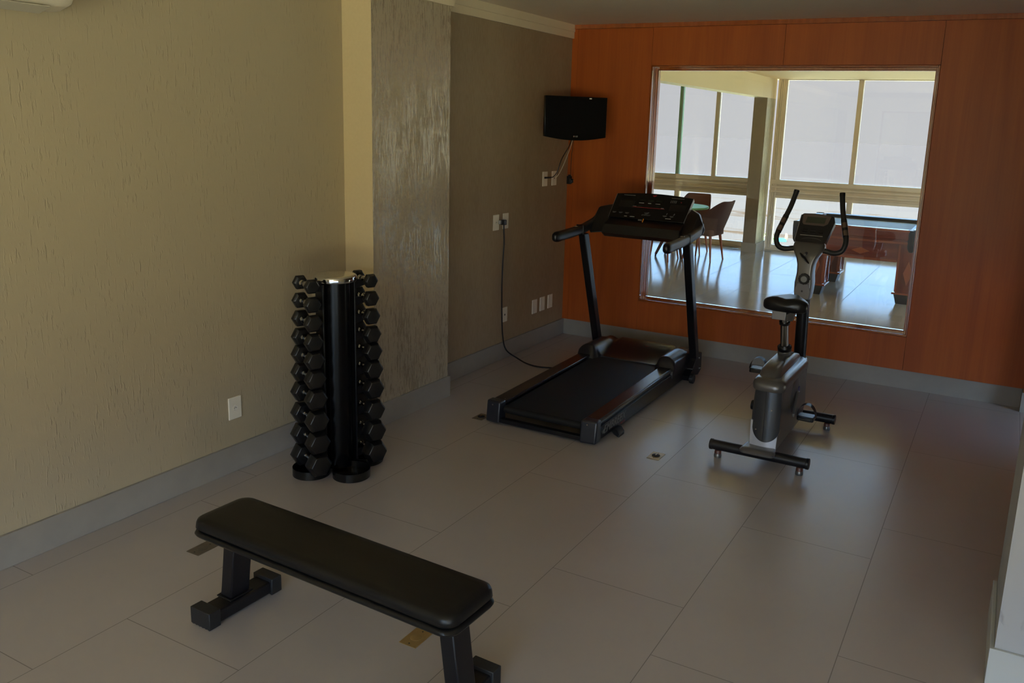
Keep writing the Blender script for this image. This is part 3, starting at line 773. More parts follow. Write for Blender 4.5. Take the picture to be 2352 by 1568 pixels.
# hood with two domed corners
bm = BM(); NX, NY = 64, 44; x0, x1, y0, y1 = -.392, .392, 5.715, 6.27
def hood_z(x, y):
    ax = abs(x)
    hc = .105 if y < 5.80 else .150 + .070 * sm((y - 5.80) / .36)
    fb = 1 - sm((y - 6.19) / .08); hc = .10 + (hc - .10) * fb
    hh = .150 + .090 * sm((y - 5.712) / .05) - .022 * sm((y - 6.02) / .14)
    hh = .10 + (hh - .10) * fb
    dome = 1 - .42 * max(0, (abs(ax - .315) / .085)) ** 2.2
    hh = .11 + (hh - .11) * max(.2, dome)
    g = sm((ax - .215) / .055)
    z = hc * (1 - g) + hh * g
    cnr = sm((ax - .33) / .07) * sm((y - 6.13) / .12)
    return z * (1 - .35 * cnr)
V = [[bm.verts.new((x0 + (x1 - x0) * i / NX, y0 + (y1 - y0) * j / NY, hood_z(x0 + (x1 - x0) * i / NX, y0 + (y1 - y0) * j / NY))) for j in range(NY + 1)] for i in range(NX + 1)]
for i in range(NX):
    for j in range(NY): bm.faces.new((V[i][j], V[i + 1][j], V[i + 1][j + 1], V[i][j + 1]))
bd = [V[i][0] for i in range(NX + 1)] + [V[NX][j] for j in range(1, NY + 1)] + [V[i][NY] for i in range(NX - 1, -1, -1)] + [V[0][j] for j in range(NY - 1, 0, -1)]
lo = [bm.verts.new((v.co.x, v.co.y, .095)) for v in bd]
for k in range(len(bd)):
    q = (k + 1) % len(bd); bm.faces.new((bd[k], lo[k], lo[q], bd[q]))
bm.faces.new(lo[::-1])
bmesh.ops.recalc_face_normals(bm, faces=bm.faces)
tobj('motor_hood', bm, mat('hood_gloss', (0.011, 0.010, 0.012), 0.30, spec=0.4), angle=50)
bm = BM(); wedge(bm, -.36, .36, 5.86, 6.24, .03, .12, .03, .11); tobj('motor_housing', bm, BLKPAINT, bevel=0.01)
bm = BM(); box(bm, (-.30, 4.415, .012), (.30, 4.455, .040)); box(bm, (-.30, 4.45, .012), (.30, 4.47, .022)); tobj('rear_crossbar', bm, BLKPAINT, bevel=0.003)
bm = BM(); cyl(bm, (-.40, 6.17, .065), (.40, 6.17, .065), .022, seg=16); tobj('pivot_tube', bm, BLKPAINT)
# console
bm = BM()
hull(bm, [(sx * x, y, z) for sx in (-1, 1) for x, y, z in ((.314, 5.884, 1.092), (.308, 5.905, 1.158), (.300, 5.935, 1.165), (.300, 6.155, 1.26), (.300, 6.12, 1.08), (.314, 5.94, 1.060))])
con = tobj('console_tray', bm, BLKPLAST, bevel=0.008, seg=3)
PO = (0.0, 5.985, 1.208); PVd = Vector((0, .165, .161)).normalized()
PM = frame_mat(t3(PO), (1, 0, 0), PVd)            # local: x right, y up the panel, z towards the user
PH = .240
pw0, pw1 = .302, .309
def pan(name, bm, m, parent, **kw):
    for v in bm.verts: v.co = PM @ v.co
    return obj(name, bm, m, parent, world=True, **kw)
outl = [(-pw0, 0), (pw0, 0), (pw1, PH)] + [(pw1 * (1 - 2 * k / 12), PH + .021 * math.sin(PI * k / 12)) for k in range(1, 12)] + [(-pw1, PH)]
bm = BM(); prism(bm, outl, 'z', -.034, 0); cpan = pan('console_panel', bm, BLKGLOSS, T, bevel=0.003)
bm = BM(); prism(bm, [(-pw0 - .001, .002), (-pw0 - .004, .002), (-pw1 - .004, PH - .002), (-pw1 - .001, PH - .002)], 'z', -.033, -.003); prism(bm, [(pw0 + .001, .002), (pw0 + .004, .002), (pw1 + .004, PH - .002), (pw1 + .001, PH - .002)], 'z', -.033, -.003)
pan('edge_strip', bm, mat('grey_edge', (0.22, 0.22, 0.22), 0.3), cpan)
def q2(u, v): return ((u - .5) * 2 * pw0, (1 - v) * PH)
def rect(u, v, w, h, z=.0008):
    bm = BM(); x, y = q2(u, v); box(bm, (x - w / 2, y - h / 2, 0), (x + w / 2, y + h / 2, z)); return bm
def merge(bms):
    out = BM()
    for b in bms:
        me = bpy.data.meshes.new('tmp'); b.to_mesh(me); b.free(); out.from_mesh(me); bpy.data.meshes.remove(me)
    return out
for u in (.37, .48, .59): pan('display', rect(u, .225, .046, .015), LCDD, cpan)
for u in (.37, .585): pan('display', rect(u, .46, .042, .015), LCDD, cpan)
pan('printed_labels', merge([rect(.365, .34, .040, .0045), rect(.475, .34, .024, .0045), rect(.585, .34, .038, .0045), rect(.225, .93, .022, .005), rect(.315, .93, .038, .005), rect(.79, .90, .044, .005), rect(.29, .49, .030, .0035), rect(.665, .50, .022, .0035)]), PRINTW, cpan)
pan('printed_line', rect(.48, .525, .262, .0032), PRINTR, cpan)
pan('speaker_trim', merge([rect(.165, .05, .095, .005), rect(.82, .055, .10, .005)]), mat('dim_silver_print', (0.20, 0.19, 0.17), 0.3), cpan)
pan('speaker_bars', merge([rect(.745 + .022 * k, .20, .007, .026) for k in range(4)]), PRINTG, cpan)
bm = rect(.88, .205, .008, .006); pan('indicator', bm, PRINTR, cpan)
for u in (.175, .86):
    pan('cup_holder', rect(u, .42 if u < .5 else .44, .125, .062, .0006), mat('cup_black', (0.004, 0.004, 0.004), 0.5), cpan)
def halfdisc(u, v, r=.016):
    bm = BM(); x, y = q2(u, v)
    prism(bm, [(x + r * math.cos(a), y + .006 + r * .85 * math.sin(a)) for a in [PI + PI * k / 12 for k in range(13)]], 'z', 0, .0022); return bm
for u, v in ((.052, .80), (.140, .80), (.228, .80), (.735, .81), (.826, .81)): pan('button', halfdisc(u, v), mat('grey_button', (0.085, 0.085, 0.085), 0.4), cpan)
bm = text_bm('EMBREEX', .017, .35, .0004); x, y = q2(.487, .83)
for v in bm.verts: v.co += Vector((x, y, .0006))
pan('logo_lettering', bm, PRINTG, cpan)
def swoosh(x, y, s):
    bm = BM()
    for k in range(4):
        prism(bm, [(x - s * (.9 - .15 * k), y + s * (.30 - .2 * k)), (x + s * .15, y + s * (.38 - .2 * k)), (x + s * .15, y + s * (.28 - .2 * k)), (x - s * (.9 - .15 * k), y + s * (.24 - .2 * k))], 'z', 0, .0008)
    prism(bm, [(x, y - s * .42), (x + s * .5, y - s * .1), (x + s * .9, y + s * .40), (x + s * .35, y + s * .5), (x + s * .15, y + s * .1)], 'z', 0, .0009)
    return bm
x, y = q2(.487, .755); pan('logo', swoosh(x, y, .024), PRINTG, cpan)
x, y = q2(.503, .02); pan('logo', swoosh(x, y, .020), PRINTR, cpan)
for u, ch in ((.75, '1'), (.845, '2')):
    bm = text_bm(ch, .020, .3, .0004); x, y = q2(u, .715)
    for v in bm.verts: v.co += Vector((x, y, .0006))
    pan('button_number', bm, PRINTW, cpan)
bm = BM(); box(bm, (-.012, -.034, .002), (-.006, -.004, .012)); pan('safety_key', bm, ORANGE, cpan, bevel=0.001)
bm = BM(); box(bm, (-.050, -.020, .0), (-.020, -.010, .010)); pan('key_clip', bm, mat('grey_clip', (0.12, 0.12, 0.12), 0.4), cpan, bevel=0.002)
# side lettering
bm = text_bm('EMBREEX', .072, .30, .0006, 0.0, 1.08)
Mx = frame_mat(t3((.3872, 4.70, .066)), (0, 1, .022), (0, 0, 1))
for v in bm.verts: v.co.x *= 1.05; v.co = Mx @ v.co
obj('side_lettering', bm, mat('side_print', (0.16, 0.16, 0.155), 0.5), T, world=True)
bm = swoosh(0, 0, .028); Mx = frame_mat(t3((.3870, 4.528, .058)), (0, 1, .022), (0, 0, 1))
for v in bm.verts: v.co = Mx @ v.co
obj('side_logo', bm, bpy.data.materials['side_print'], T, world=True)
bm = BM(); box(bm, (-.035, -.006, 0), (.0, .006, .001)); box(bm, (.006, -.006, 0), (.036, .006, .001)); Mx = frame_mat(t3((.3868, 4.83, .031)), (0, 1, .022), (0, 0, 1))
for v in bm.verts: v.co = Mx @ v.co
obj('side_print', bm, PRINTRD, T, world=True)
bm = swoosh(.05, 0, .02); Mx = frame_mat(t3((0, 6.05, .2135)), (1, 0, 0), (0, 1, .18))
for v in bm.verts: v.co = Mx @ v.co
obj('hood_logo', bm, PRINTRD, T, world=True)
# power cord of the treadmill
bm = BM()
tube(bm, [(-3.428, 5.655, 1.112), (-3.426, 5.655, 1.06), (-3.428, 5.665, .96), (-3.430, 5.655, .80), (-3.430, 5.650, .62), (-3.428, 5.655, .40), (-3.420, 5.662, .22), (-3.395, 5.680, .10), (-3.31, 5.725, .030), (-3.20, 5.700, .008), (-3.07, 5.690, .0065), (-2.93, 5.760, .0065), (-2.80, 5.86, .012)], .0058, 10, 7)
cd = obj('power_cord', bm, BLKPLAST, T, world=True)
bm = BM(); box(bm, (-3.462, 5.622, 1.113), (-3.44, 5.648, 1.142)); obj('adapter', bm, mat('clear_adapter', (0.4, 0.4, 0.4), 0.1), cd, world=True, bevel=0.004)
bm = BM(); box(bm, (-3.452, 5.640, 1.106), (-3.412, 5.675, 1.146)); obj('plug', bm, BLKPLAST, cd, world=True, bevel=0.005, seg=3)

# ------------------------------------------------------------------ exercise bike
KX = -1.08
K = thing('exercise_bike', 'silver and black upright exercise bike standing before the interior window', 'exercise bike', (KX, 5.1, 0))
def kobj(name, bm, m, parent=K, **kw):
    for v in bm.verts: v.co.x += KX
    return obj(name, bm, m, parent, world=True, **kw)
def layers(bm, L, n=6):
    """L: list of (z, y0, y1, halfwidth, corner radius[, xoffset])"""
    rings = []
    for it in L:
        z, y0, y1, hw_, r_ = it[:5]; xo = it[5] if len(it) > 5 else 0
        cy, hy = (y0 + y1) / 2, (y1 - y0) / 2
        rings.append([bm.verts.new((xo + x, cy + y, z)) for x, y in rrect(hw_, hy, min(r_, hw_ * .98, hy * .98), n)])
    k = len(rings[0])
    for A, Bq in zip(rings[:-1], rings[1:]):
        for i in range(k): bm.faces.new((A[i], A[(i + 1) % k], Bq[(i + 1) % k], Bq[i]))
    bm.faces.new(rings[0][::-1]); bm.faces.new(rings[-1])
for (yy, zz, hw_, fx) in ((4.668, .073, .281, .237), (5.525, .075, .268, .226)):
    bm = BM(); cyl(bm, (-hw_, yy, zz), (hw_, yy, zz), .030, seg=28); st = kobj('stabiliser_bar', bm, BLKPAINT)
    for s in (-1, 1):
        bm = BM(); cyl(bm, (s * (hw_ - .012), yy, zz), (s * (hw_ + .006), yy, zz), .0325, seg=28); kobj('end_cap', bm, BLKPLAST, st, bevel=0.003)
        bm = BM(); lathe(bm, [(.016, .044), (.019, .040), (.020, .024), (.016, .024)], 20, Matrix.Translation((s * fx, yy, 0))); kobj('levelling_foot', bm, mat('red_brown_foot', (0.10, 0.035, 0.025), 0.4), st)
        bm = BM(); lathe(bm, [(.021, .0), (.022, .003), (.022, .016), (.019, .023), (0, .023)], 20, Matrix.Translation((s * fx, yy, 0))); kobj('foot_pad', bm, SILVER, st)
bm = BM(); layers(bm, [(.084, 4.60, 4.70, .098, .03), (.098, 4.598, 4.705, .100, .03), (.110, 4.61, 4.72, .088, .03), (.113, 4.63, 4.74, .078, .02)])
kobj('rear_foot_cover', bm, SILVER, angle=50)
bm = BM(); box(bm, (-.035, 4.68, .055), (.035, 5.54, .105)); kobj('base_tube', bm, BLKPAINT, bevel=0.006)
bm = BM(); layers(bm, [(.100, 4.690, 5.42, .080, .035, .008), (.20, 4.690, 5.44, .084, .04, .012), (.34, 4.690, 5.40, .084, .045, .014), (.452, 4.70, 5.34, .082, .045, .016)])
kobj('body_shell', bm, SILVER, angle=50)
# low silver skirt with reflected sky painted into its colour, then the graphite shield
def shield(zlo, zhi, w0, w1, y, bulge, m, name, round_bottom=True, xo=0.0):
    bm = BM(); NXs, NZs = 16, 40; g = []
    for j in range(NZs + 1):
        t = (j / NZs) ** 2; z = zlo + (zhi - zlo) * t; w = w0 + (w1 - w0) * t
        if round_bottom and (z - zlo) < w0:
            q = (w0 - (z - zlo)) / w0; w = w * math.sqrt(max(1 - q * q, 0.0004))
        row = []
        for i in range(NXs + 1):
            a = -1 + 2 * i / NXs
            row.append(bm.verts.new((a * w + xo, y + bulge * (a * w / max(w0, w1)) ** 2 * 1.0, z)))
        g.append(row)
    for j in range(NZs):
        for i in range(NXs): bm.faces.new((g[j][i], g[j][i + 1], g[j + 1][i + 1], g[j + 1][i]))
    r = bmesh.ops.extrude_face_region(bm, geom=bm.faces[:])
    for v in [x for x in r['geom'] if isinstance(x, bmesh.types.BMVert)]: v.co.y += .035
    bmesh.ops.recalc_face_normals(bm, faces=bm.faces)
    return kobj(name, bm, m, angle=50)
shield(.102, .26, .075, .079, 4.682, .012, mat('silver_sky_reflection_tint', (0.55, 0.56, 0.62), 0.3, 0.3, 0.6), 'lower_rear_panel', False, .012)
sh = shield(.150, .455, .079, .073, 4.660, .030, SILVERD, 'rear_cover', True, .024)
bm = BM()
for x, z, yy in ((.038, .345, 4.664), (-.044, .215, 4.673)):
    bm = BM(); cyl(bm, (x + .016, yy + .004, z), (x + .016, yy - .003, z), .004, seg=10); kobj('screw', bm, STEEL, sh)
bm = BM(); box(bm, (.0152, 4.6585, .152), (.0168, 4.664, .455)); kobj('seam', bm, DARKH, sh)
bm = BM(); layers(bm, [(.450, 4.660, 5.34, .088, .055, .018), (.458, 4.654, 5.35, .093, .06, .018), (.486, 4.654, 5.35, .094, .06, .018), (.500, 4.664, 5.34, .090, .06, .018), (.512, 4.69, 5.33, .078, .055, .016)])
kobj('upper_band', bm, SILVER, angle=50)
bm = BM(); layers(bm, [(.508, 4.735, 5.34, .062, .045), (.540, 4.775, 5.30, .059, .045), (.556, 4.83, 5.24, .052, .04), (.566, 4.93, 5.20, .044, .03)])
kobj('upper_shell', bm, SILVER, angle=50)
# post sleeve, seat post
ax = Vector((0, -.090, .240)).normalized(); P0 = Vector((0, 5.100, .600))
def on(t): return tuple(P0 + ax * t)
bm = BM(); cyl(bm, on(-.055), on(.0), .043, .040, seg=32); kobj('post_sleeve', bm, SILVER, bevel=0.003)
bm = BM(); cyl(bm, on(.0), on(.018), .041, .042, seg=32); cyl(bm, on(.018), on(.030), .038, .030, seg=32); kobj('post_collar', bm, BLKPLAST)
bm = BM(); cyl(bm, on(.02), on(.235), .0245, seg=28); kobj('seat_post', bm, CHROME)
bm = BM(); cyl(bm, on(.185), on(.200), .032, seg=24); kobj('seat_post_ring', bm, BLKPLAST)
bm = BM(); hull(bm, [(x, y, z) for x in (-.065, .018) for y, z in ((4.965, .805), (4.965, .862), (5.07, .862), (5.07, .805))]); kobj('seat_clamp', bm, SILVERL, bevel=0.004)
bm = BM(); hull(bm, [(.020, 4.97, .842), (.062, 4.99, .868), (.060, 5.05, .868), (.050, 5.0, .800), (.020, 4.97, .80), (.020, 5.06, .80), (.02, 5.06, .862), (.050, 5.05, .800)]); kobj('clamp_bracket', bm, SILVER, bevel=0.002)
bm = BM(); cyl(bm, (.0, 5.01, .85), (.0, 5.01, .895), .016, seg=20); kobj('saddle_stem', bm, BLKPAINT)
# saddle
bm = BM()
NS, NR = 22, 28; rings = []
for i in range(NS + 1):
    t = i / NS; y = 4.822 + .280 * t
    w = .128 * (1 - sm((t - .25) / .75) * .70) * math.sqrt(max(0.0, 1 - (max(0, .22 - t) / .22) ** 2 * .9)) * math.sqrt(max(.02, 1 - max(0, (t - .86) / .14) ** 2))
    th = .048 * math.sqrt(max(.05, 1 - (max(0, .2 - t) / .2) ** 2)) * (1 - .35 * t) * math.sqrt(max(.05, 1 - max(0, (t - .88) / .12) ** 2))
    zc = .922 - .004 * math.sin(PI * t)
    ring_ = []
    for k in range(NR):
        a = 2 * PI * k / NR; x = w * math.copysign(abs(math.cos(a)) ** .62, math.cos(a)); z = th * math.copysign(abs(math.sin(a)) ** .62, math.sin(a))
        if z > 0: z -= .012 * math.exp(-(x / .03) ** 2) * (1 - t * .5)
        z -= .006 * (abs(x) / .128) ** 2
        ring_.append(bm.verts.new((x + .028, y, zc + z)))
    rings.append(ring_)
for A, Bq in zip(rings[:-1], rings[1:]):
    for k in range(NR): bm.faces.new((A[k], A[(k + 1) % NR], Bq[(k + 1) % NR], Bq[k]))
bm.faces.new(rings[0][::-1]); bm.faces.new(rings[-1]); bmesh.ops.recalc_face_normals(bm, faces=bm.faces)
kobj('saddle', bm, BLKPLAST, angle=70)
# mast
bm = BM(); cyl(bm, (.005, 5.575, .30), (.005, 5.500, .90), .0385, seg=32); kobj('mast', bm, BLKPAINT)
bm = BM(); layers(bm, [(.10, 5.36, 5.60, .045, .04), (.30, 5.47, 5.625, .056, .045), (.430, 5.495, 5.615, .056, .045), (.440, 5.502, 5.608, .050, .042)]); kobj('mast_sleeve', bm, SILVER, angle=50)
bm = BM(); layers(bm, [(.852, 5.452, 5.560, .046, .012), (.90, 5.448, 5.565, .052, .012), (.955, 5.450, 5.57, .054, .012), (1.02, 5.452, 5.575, .047, .014), (1.07, 5.455, 5.58, .050, .016), (1.11, 5.462, 5.59, .062, .02), (1.145, 5.472, 5.60, .083, .025), (1.172, 5.490, 5.60, .098, .03), (1.198, 5.515, 5.59, .096, .03), (1.206, 5.53, 5.575, .088, .02)])
hd = kobj('mast_cover', bm, SILVER, angle=40)
bm = BM(); prism(bm, [(-.044, .858), (.044, .858), (.050, .905), (.034, .955), (-.034, .955), (-.050, .905)], 'y', 5.443, 5.452); kobj('cover_plate', bm, SILVERL, hd, bevel=0.002)
Mk = frame_mat((.008, 5.447, .985), (1, 0, 0), (0, 0, 1))
bm = BM()
NK = 48; rr = [.0345 + .0018 * math.cos(12 * 2 * PI * k / NK) for k in range(NK)]
prism(bm, [(rr[k] * math.cos(2 * PI * k / NK), rr[k] * math.sin(2 * PI * k / NK)) for k in range(NK)], 'z', -.004, .020)
for v in bm.verts: v.co = Mk @ v.co
kn = kobj('resistance_knob', bm, BLKPLAST, hd, bevel=0.002)
bm = BM(); lathe(bm, [(.020, .020), (.020, .0225), (.017, .0235), (.016, .0225), (0, .0235)], 32, Mk); kobj('knob_disc', bm, mat('pale_grey_disc', (0.25, 0.27, 0.29), 0.35), kn)
bm = BM(); tube(bm, [(-.030, 5.43, 1.148), (.0, 5.415, 1.120), (.030, 5.425, 1.088)], [.006, .014, .012, .004], 12, 5, flat=.5); kobj('clamp_lever', bm, BLKPLAST, hd)
bm = BM(); cyl(bm, (.0, 5.47, 1.147), (.0, 5.425, 1.140), .008, seg=14); kobj('lever_pivot', bm, SILVER, hd)
bm = BM(); cyl(bm, (.0, 5.445, .905), (.0, 5.4415, .905), .006, seg=16); kobj('bolt_hole', bm, DARKH, hd)
# handlebars
for s in (-1, 1):
    bm = BM(); tube(bm, [(s * .02, 5.537, 1.163), (s * .09, 5.537, 1.162), (s * .155, 5.535, 1.152), (s * .198, 5.541, 1.168), (s * .216, 5.553, 1.215), (s * .208, 5.575, 1.27), (s * .184, 5.612, 1.345), (s * .162, 5.650, 1.42), (s * .144, 5.687, 1.510)], .0165, 16, 8)
    hb = kobj('handlebar', bm, mat('bike_foam', (0.014, 0.014, 0.015), 0.5), angle=60)
    bm = BM(); tube(bm, [(s * .2115, 5.5688, 1.252), (s * .196, 5.594, 1.306), (s * .180, 5.618, 1.358)], .0185, 16, 4); sn = kobj('pulse_sensor', bm, BLKPLAST, hb)
    bm = BM(); tube(bm, [(s * .2090, 5.5720, 1.262), (s * .2000, 5.586, 1.292)], .0192, 16, 3); tube(bm, [(s * .1955, 5.594, 1.308), (s * .186, 5.609, 1.338)], .0192, 16, 3); kobj('contact_plate', bm, BROWNG, sn)
    bm = BM(); tube(bm, [(s * .1455, 5.684, 1.500), (s * .1430, 5.690, 1.520)], .0178, 16, 2); kobj('end_cap', bm, BLKPLAST, hb)
# monitor
KM = frame_mat((KX, 5.548, 1.202), (1, 0, 0), (0, .175, .171))
def kpan(name, bm, m, parent, **kw):
    for v in bm.verts: v.co = KM @ v.co
    return obj(name, bm, m, parent, world=True, **kw)
KH = .245
bm = BM(); prism(bm, [(-.092, .0), (.078, .0), (.094, .03), (.118, .190), (.104, .236), (.05, .247), (-.02, .250), (-.09, .246), (-.102, .232), (-.102, .03)], 'z', -.045, 0)
mon = kpan('monitor', bm, mat('monitor_plastic', (0.020, 0.020, 0.021), 0.35), K, bevel=0.006, seg=3)
bm = BM(); prism(bm, [(-.072, .148), (.055, .146), (.078, .165), (.088, .228), (.04, .238), (-.03, .240), (-.090, .236), (-.084, .165)], 'z', 0, .002); bz = kpan('bezel', bm, BEZEL, mon, bevel=0.001)
bm = BM(); prism(bm, [(-.064, .163), (.056, .163), (.060, .214), (-.060, .214)], 'z', .002, .003); kpan('lcd_screen', bm, LCD, bz)
for r_ in range(2):
    for c3 in range(3):
        bm = BM(); x = -.052 + .050 * c3; y = .105 - .022 * r_; box(bm, (x - .016, y - .005, 0), (x + .016, y + .005, .003)); kpan('button', bm, BLKPLAST, mon, bevel=0.001)
bm = BM(); box(bm, (-.075, .058, 0), (.066, .0605, .004)); kpan('ledge', bm, mat('silver_ledge', (0.35, 0.35, 0.34), 0.3), mon)
bm = BM(); tube(bm, [(-.06, .028, .001), (-.03, .038, .001), (.0, .040, .001), (.04, .036, .001), (.062, .026, .001)], .0012, 6, 5); kpan('trim_line', bm, PRINTG, mon)
bm = BM(); box(bm, (-.106, .03, -.040), (-.1015, .235, -.006)); kpan('side_trim', bm, mat('silver_edge', (0.5, 0.5, 0.5), 0.25, 0.5), mon)
# crank discs, cranks, pedals
CC = (5.05, .350)
for s in (-1, 1):
    Mx = frame_mat((s * .068, CC[0], CC[1]), (0, s, 0), (0, 0, 1)) 
    bm = BM(); lathe(bm, [(.150, 0), (.152, .010), (.146, .020), (.138, .022), (.134, .016), (.126, .016), (.122, .026), (.105, .034), (.06, .038), (0, .040)], 48, Mx)
    bmesh.ops.recalc_face_normals(bm, faces=bm.faces); dc = kobj('crank_cover', bm, SILVERD, angle=30)
    bm = BM(); lathe(bm, [(.150, .008), (.1535, .010), (.1535, .018), (.147, .0225), (.145, .021)], 48, Mx); bmesh.ops.recalc_face_normals(bm, faces=bm.faces); kobj('cover_ring', bm, SILVER, dc)
    if s > 0:
        bm = BM(); lathe(bm, [(.024, .0385), (.024, .041), (0, .041)], 24, frame_mat((s * .0675, CC[0] + .055, CC[1] + .01), (0, s, 0), (0, 0, 1))); kobj('sticker', bm, BLUE, dc)
    py_, pz_ = 5.06 - s * .132, .336 - s * .082
    bm = BM(); hull(bm, [(s * x, y, z) for x in (.108, .122) for (y, z) in ((CC[0] - .016, CC[1] + .014), (CC[0] + .016, CC[1] - .014), (CC[0] + .012, CC[1] + .018), (CC[0] - .018, CC[1] - .010))] +
                 [(s * x, y, z) for x in (.118, .132) for (y, z) in ((py_ - .012, pz_ + .010), (py_ + .012, pz_ - .010), (py_ - .010, pz_ - .012), (py_ + .010, pz_ + .012))])
    PX = .198 if s > 0 else -.170
    ck = kobj('crank_arm', bm, SILVER, bevel=0.004)
    bm = BM(); box(bm, (PX - .048, py_ - .038, pz_ - .014), (PX + .048, py_ + .045, pz_ + .014)); box(bm, (PX - .04, py_ - .052, pz_ - .010), (PX + .04, py_ - .036, pz_ + .012)); pd = kobj('pedal', bm, BLKPLAST, ck, bevel=0.006, seg=2)
    bm = BM()
    arc = [(PX + .054 * math.cos(a), pz_ + .004 + .078 * math.sin(a)) for a in [PI * k / 14 for k in range(15)]]
    A = []
    for (x, z) in arc: A.append((bm.verts.new((x, py_ - .020, z)), bm.verts.new((x, py_ + .030, z))))
    for (a_, b_), (c2, d2_) in zip(A[:-1], A[1:]): bm.faces.new((a_, b_, d2_, c2))
    r_ = bmesh.ops.solidify(bm, geom=bm.faces[:], thickness=.003)
    kobj('pedal_strap', bm, BLKPLAST, pd)

# ------------------------------------------------------------------ television in the corner
TV = thing('television', 'small black flat television mounted in the corner where plaster meets wood', 'television', (-3.155, 6.275, 1.94), math.radians(45))
# local: screen faces -Y (rotated 45 deg towards the room centre), x across
bm = BM(); hwT, tT, bT = .262, .168, -.150
outl = [(-hwT, tT), (-hwT, bT)] + [(-hwT + 2 * hwT * k / 12, bT - .028 * math.sin(PI * k / 12)) for k in range(1, 12)] + [(hwT, bT), (hwT, tT)]
prism(bm, [(x, z) for x, z in outl], 'y', -.022, .018); hull(bm, [(x, y, z) for x in (-.2, .2) for y, z in ((.018, .13), (.018, -.12), (.05, .08), (.05, -.08))])
obj('casing', bm, BLKGLOSS, TV, bevel=0.004)
bm = BM(); box(bm, (-.238, -.0232, -.128), (.238, -.0222, .142)); obj('screen', bm, SCREEN, TV)
bm = text_bm('LG', .016, 0, .0003, .0006)
for v in bm.verts: v.co = Vector((v.co.x + .010, -.0232 - v.co.z, v.co.y - .146))
obj('logo_lettering', bm, mat('logo_grey', (0.30, 0.29, 0.27), 0.4), TV)
bm = BM(); lathe(bm, [(.0065, 0), (.0065, .0006), (0, .0006)], 16, frame_mat((-.012, -.0225, -.146), (1, 0, 0), (0, 0, 1))); obj('logo', bm, mat('logo_red_grey', (0.28, 0.20, 0.18), 0.4), TV)
bm = BM(); box(bm, (.108, -.0235, .150), (.128, -.0222, .160)); obj('sticker', bm, mat('white_sticker', (0.6, 0.58, 0.5), 0.5), TV)
bm = BM(); box(bm, (-.05, .05, -.05), (.05, .062, .05)); cyl(bm, (0, .06, 0), (0, .30, 0), .014, seg=14); box(bm, (-.035, .27, -.06), (.035, .30, .06)); obj('wall_bracket', bm, BLKPAINT, TV)
bm = BM(); tube(bm, [(-3.19, 6.31, 1.80), (-3.24, 6.36, 1.72), (-3.345, 6.43, 1.60), (-3.385, 6.44, 1.50), (-3.41, 6.42, 1.452), (-3.435, 6.395, 1.442), (-3.452, 6.375, 1.441)], .0040, 8, 7); cyl(bm, (-3.462, 6.352, 1.441), (-3.425, 6.40, 1.443), .0085, .006, seg=12)
TVI = (Matrix.Translation(TV.location) @ Matrix.Rotation(math.radians(45), 4, 'Z')).inverted()
for v in bm.verts: v.co = TVI @ v.co
obj('power_cord', bm, BLKPLAST, TV)
bm = BM(); tube(bm, [(-3.185, 6.315, 1.80), (-3.235, 6.38, 1.72), (-3.33, 6.48, 1.60), (-3.39, 6.52, 1.51), (-3.43, 6.535, 1.455), (-3.455, 6.535, 1.432)], .0035, 8, 7)
tag(obj('antenna_cable', bm, WHITEC), 'thin white antenna cable running down from the television', 'cable')
bm = BM(); tube(bm, [(-3.21, 6.37, 1.80), (-3.24, 6.42, 1.71), (-3.27, 6.46, 1.60), (-3.27, 6.46, 1.475)], .0024, 8, 6)
ad = tag(obj('hanging_adapter', bm, BLKPLAST), 'black plug-in adapter dangling unplugged on a thin cable under the television', 'adapter')
bm = BM(); box(bm, (-3.300, 6.445, 1.395), (-3.262, 6.475, 1.462)); box(bm, (-3.290, 6.45, 1.46), (-3.266, 6.47, 1.474)); box(bm, (-3.266, 6.448, 1.405), (-3.248, 6.472, 1.44)); obj('adapter_body', bm, BLKPLAST, ad, bevel=0.004)
bm = BM()
for z in (1.415, 1.432): cyl(bm, (-3.25, 6.46, z), (-3.236, 6.46, z), .002, seg=8)
obj('pins', bm, STEEL, ad)

# ------------------------------------------------------------------ air conditioner (only its lower corner shows)
AC = thing('air_conditioner', 'white wall mounted air conditioner high on the left wall', 'air conditioner', (XL, 1.75, 2.268))
bm = BM()
sec = [(0.0, .0), (.11, -.012), (.185, .010), (.222, .06), (.228, .12), (.222, .27), (.20, .285), (0, .285)]
rings = []
for (y, sc_) in ((-.42, .93), (-.40, .98), (-.36, 1), (.36, 1), (.40, .98), (.432, .93)):
    rings.append([bm.verts.new((x * sc_, y, .14 + (z - .14) * (1 - (1 - sc_) * 1.2))) for x, z in sec])
for A, Bq in zip(rings[:-1], rings[1:]):
    for k in range(len(sec)): bm.faces.new((A[k], A[(k + 1) % len(sec)], Bq[(k + 1) % len(sec)], Bq[k]))
bm.faces.new(rings[0][::-1]); bm.faces.new(rings[-1]); bmesh.ops.recalc_face_normals(bm, faces=bm.faces)
obj('case', bm, ACW, AC, bevel=0.012, seg=3)
bm = BM(); hull(bm, [(.115, -.33, -.0175), (.115, .33, -.0175), (.188, -.33, .004), (.188, .33, .004), (.190, -.33, .000), (.190, .33, .000), (.116, -.33, -.0225), (.116, .33, -.0225)]); obj('air_flap', bm, ACG, AC, bevel=0.001)

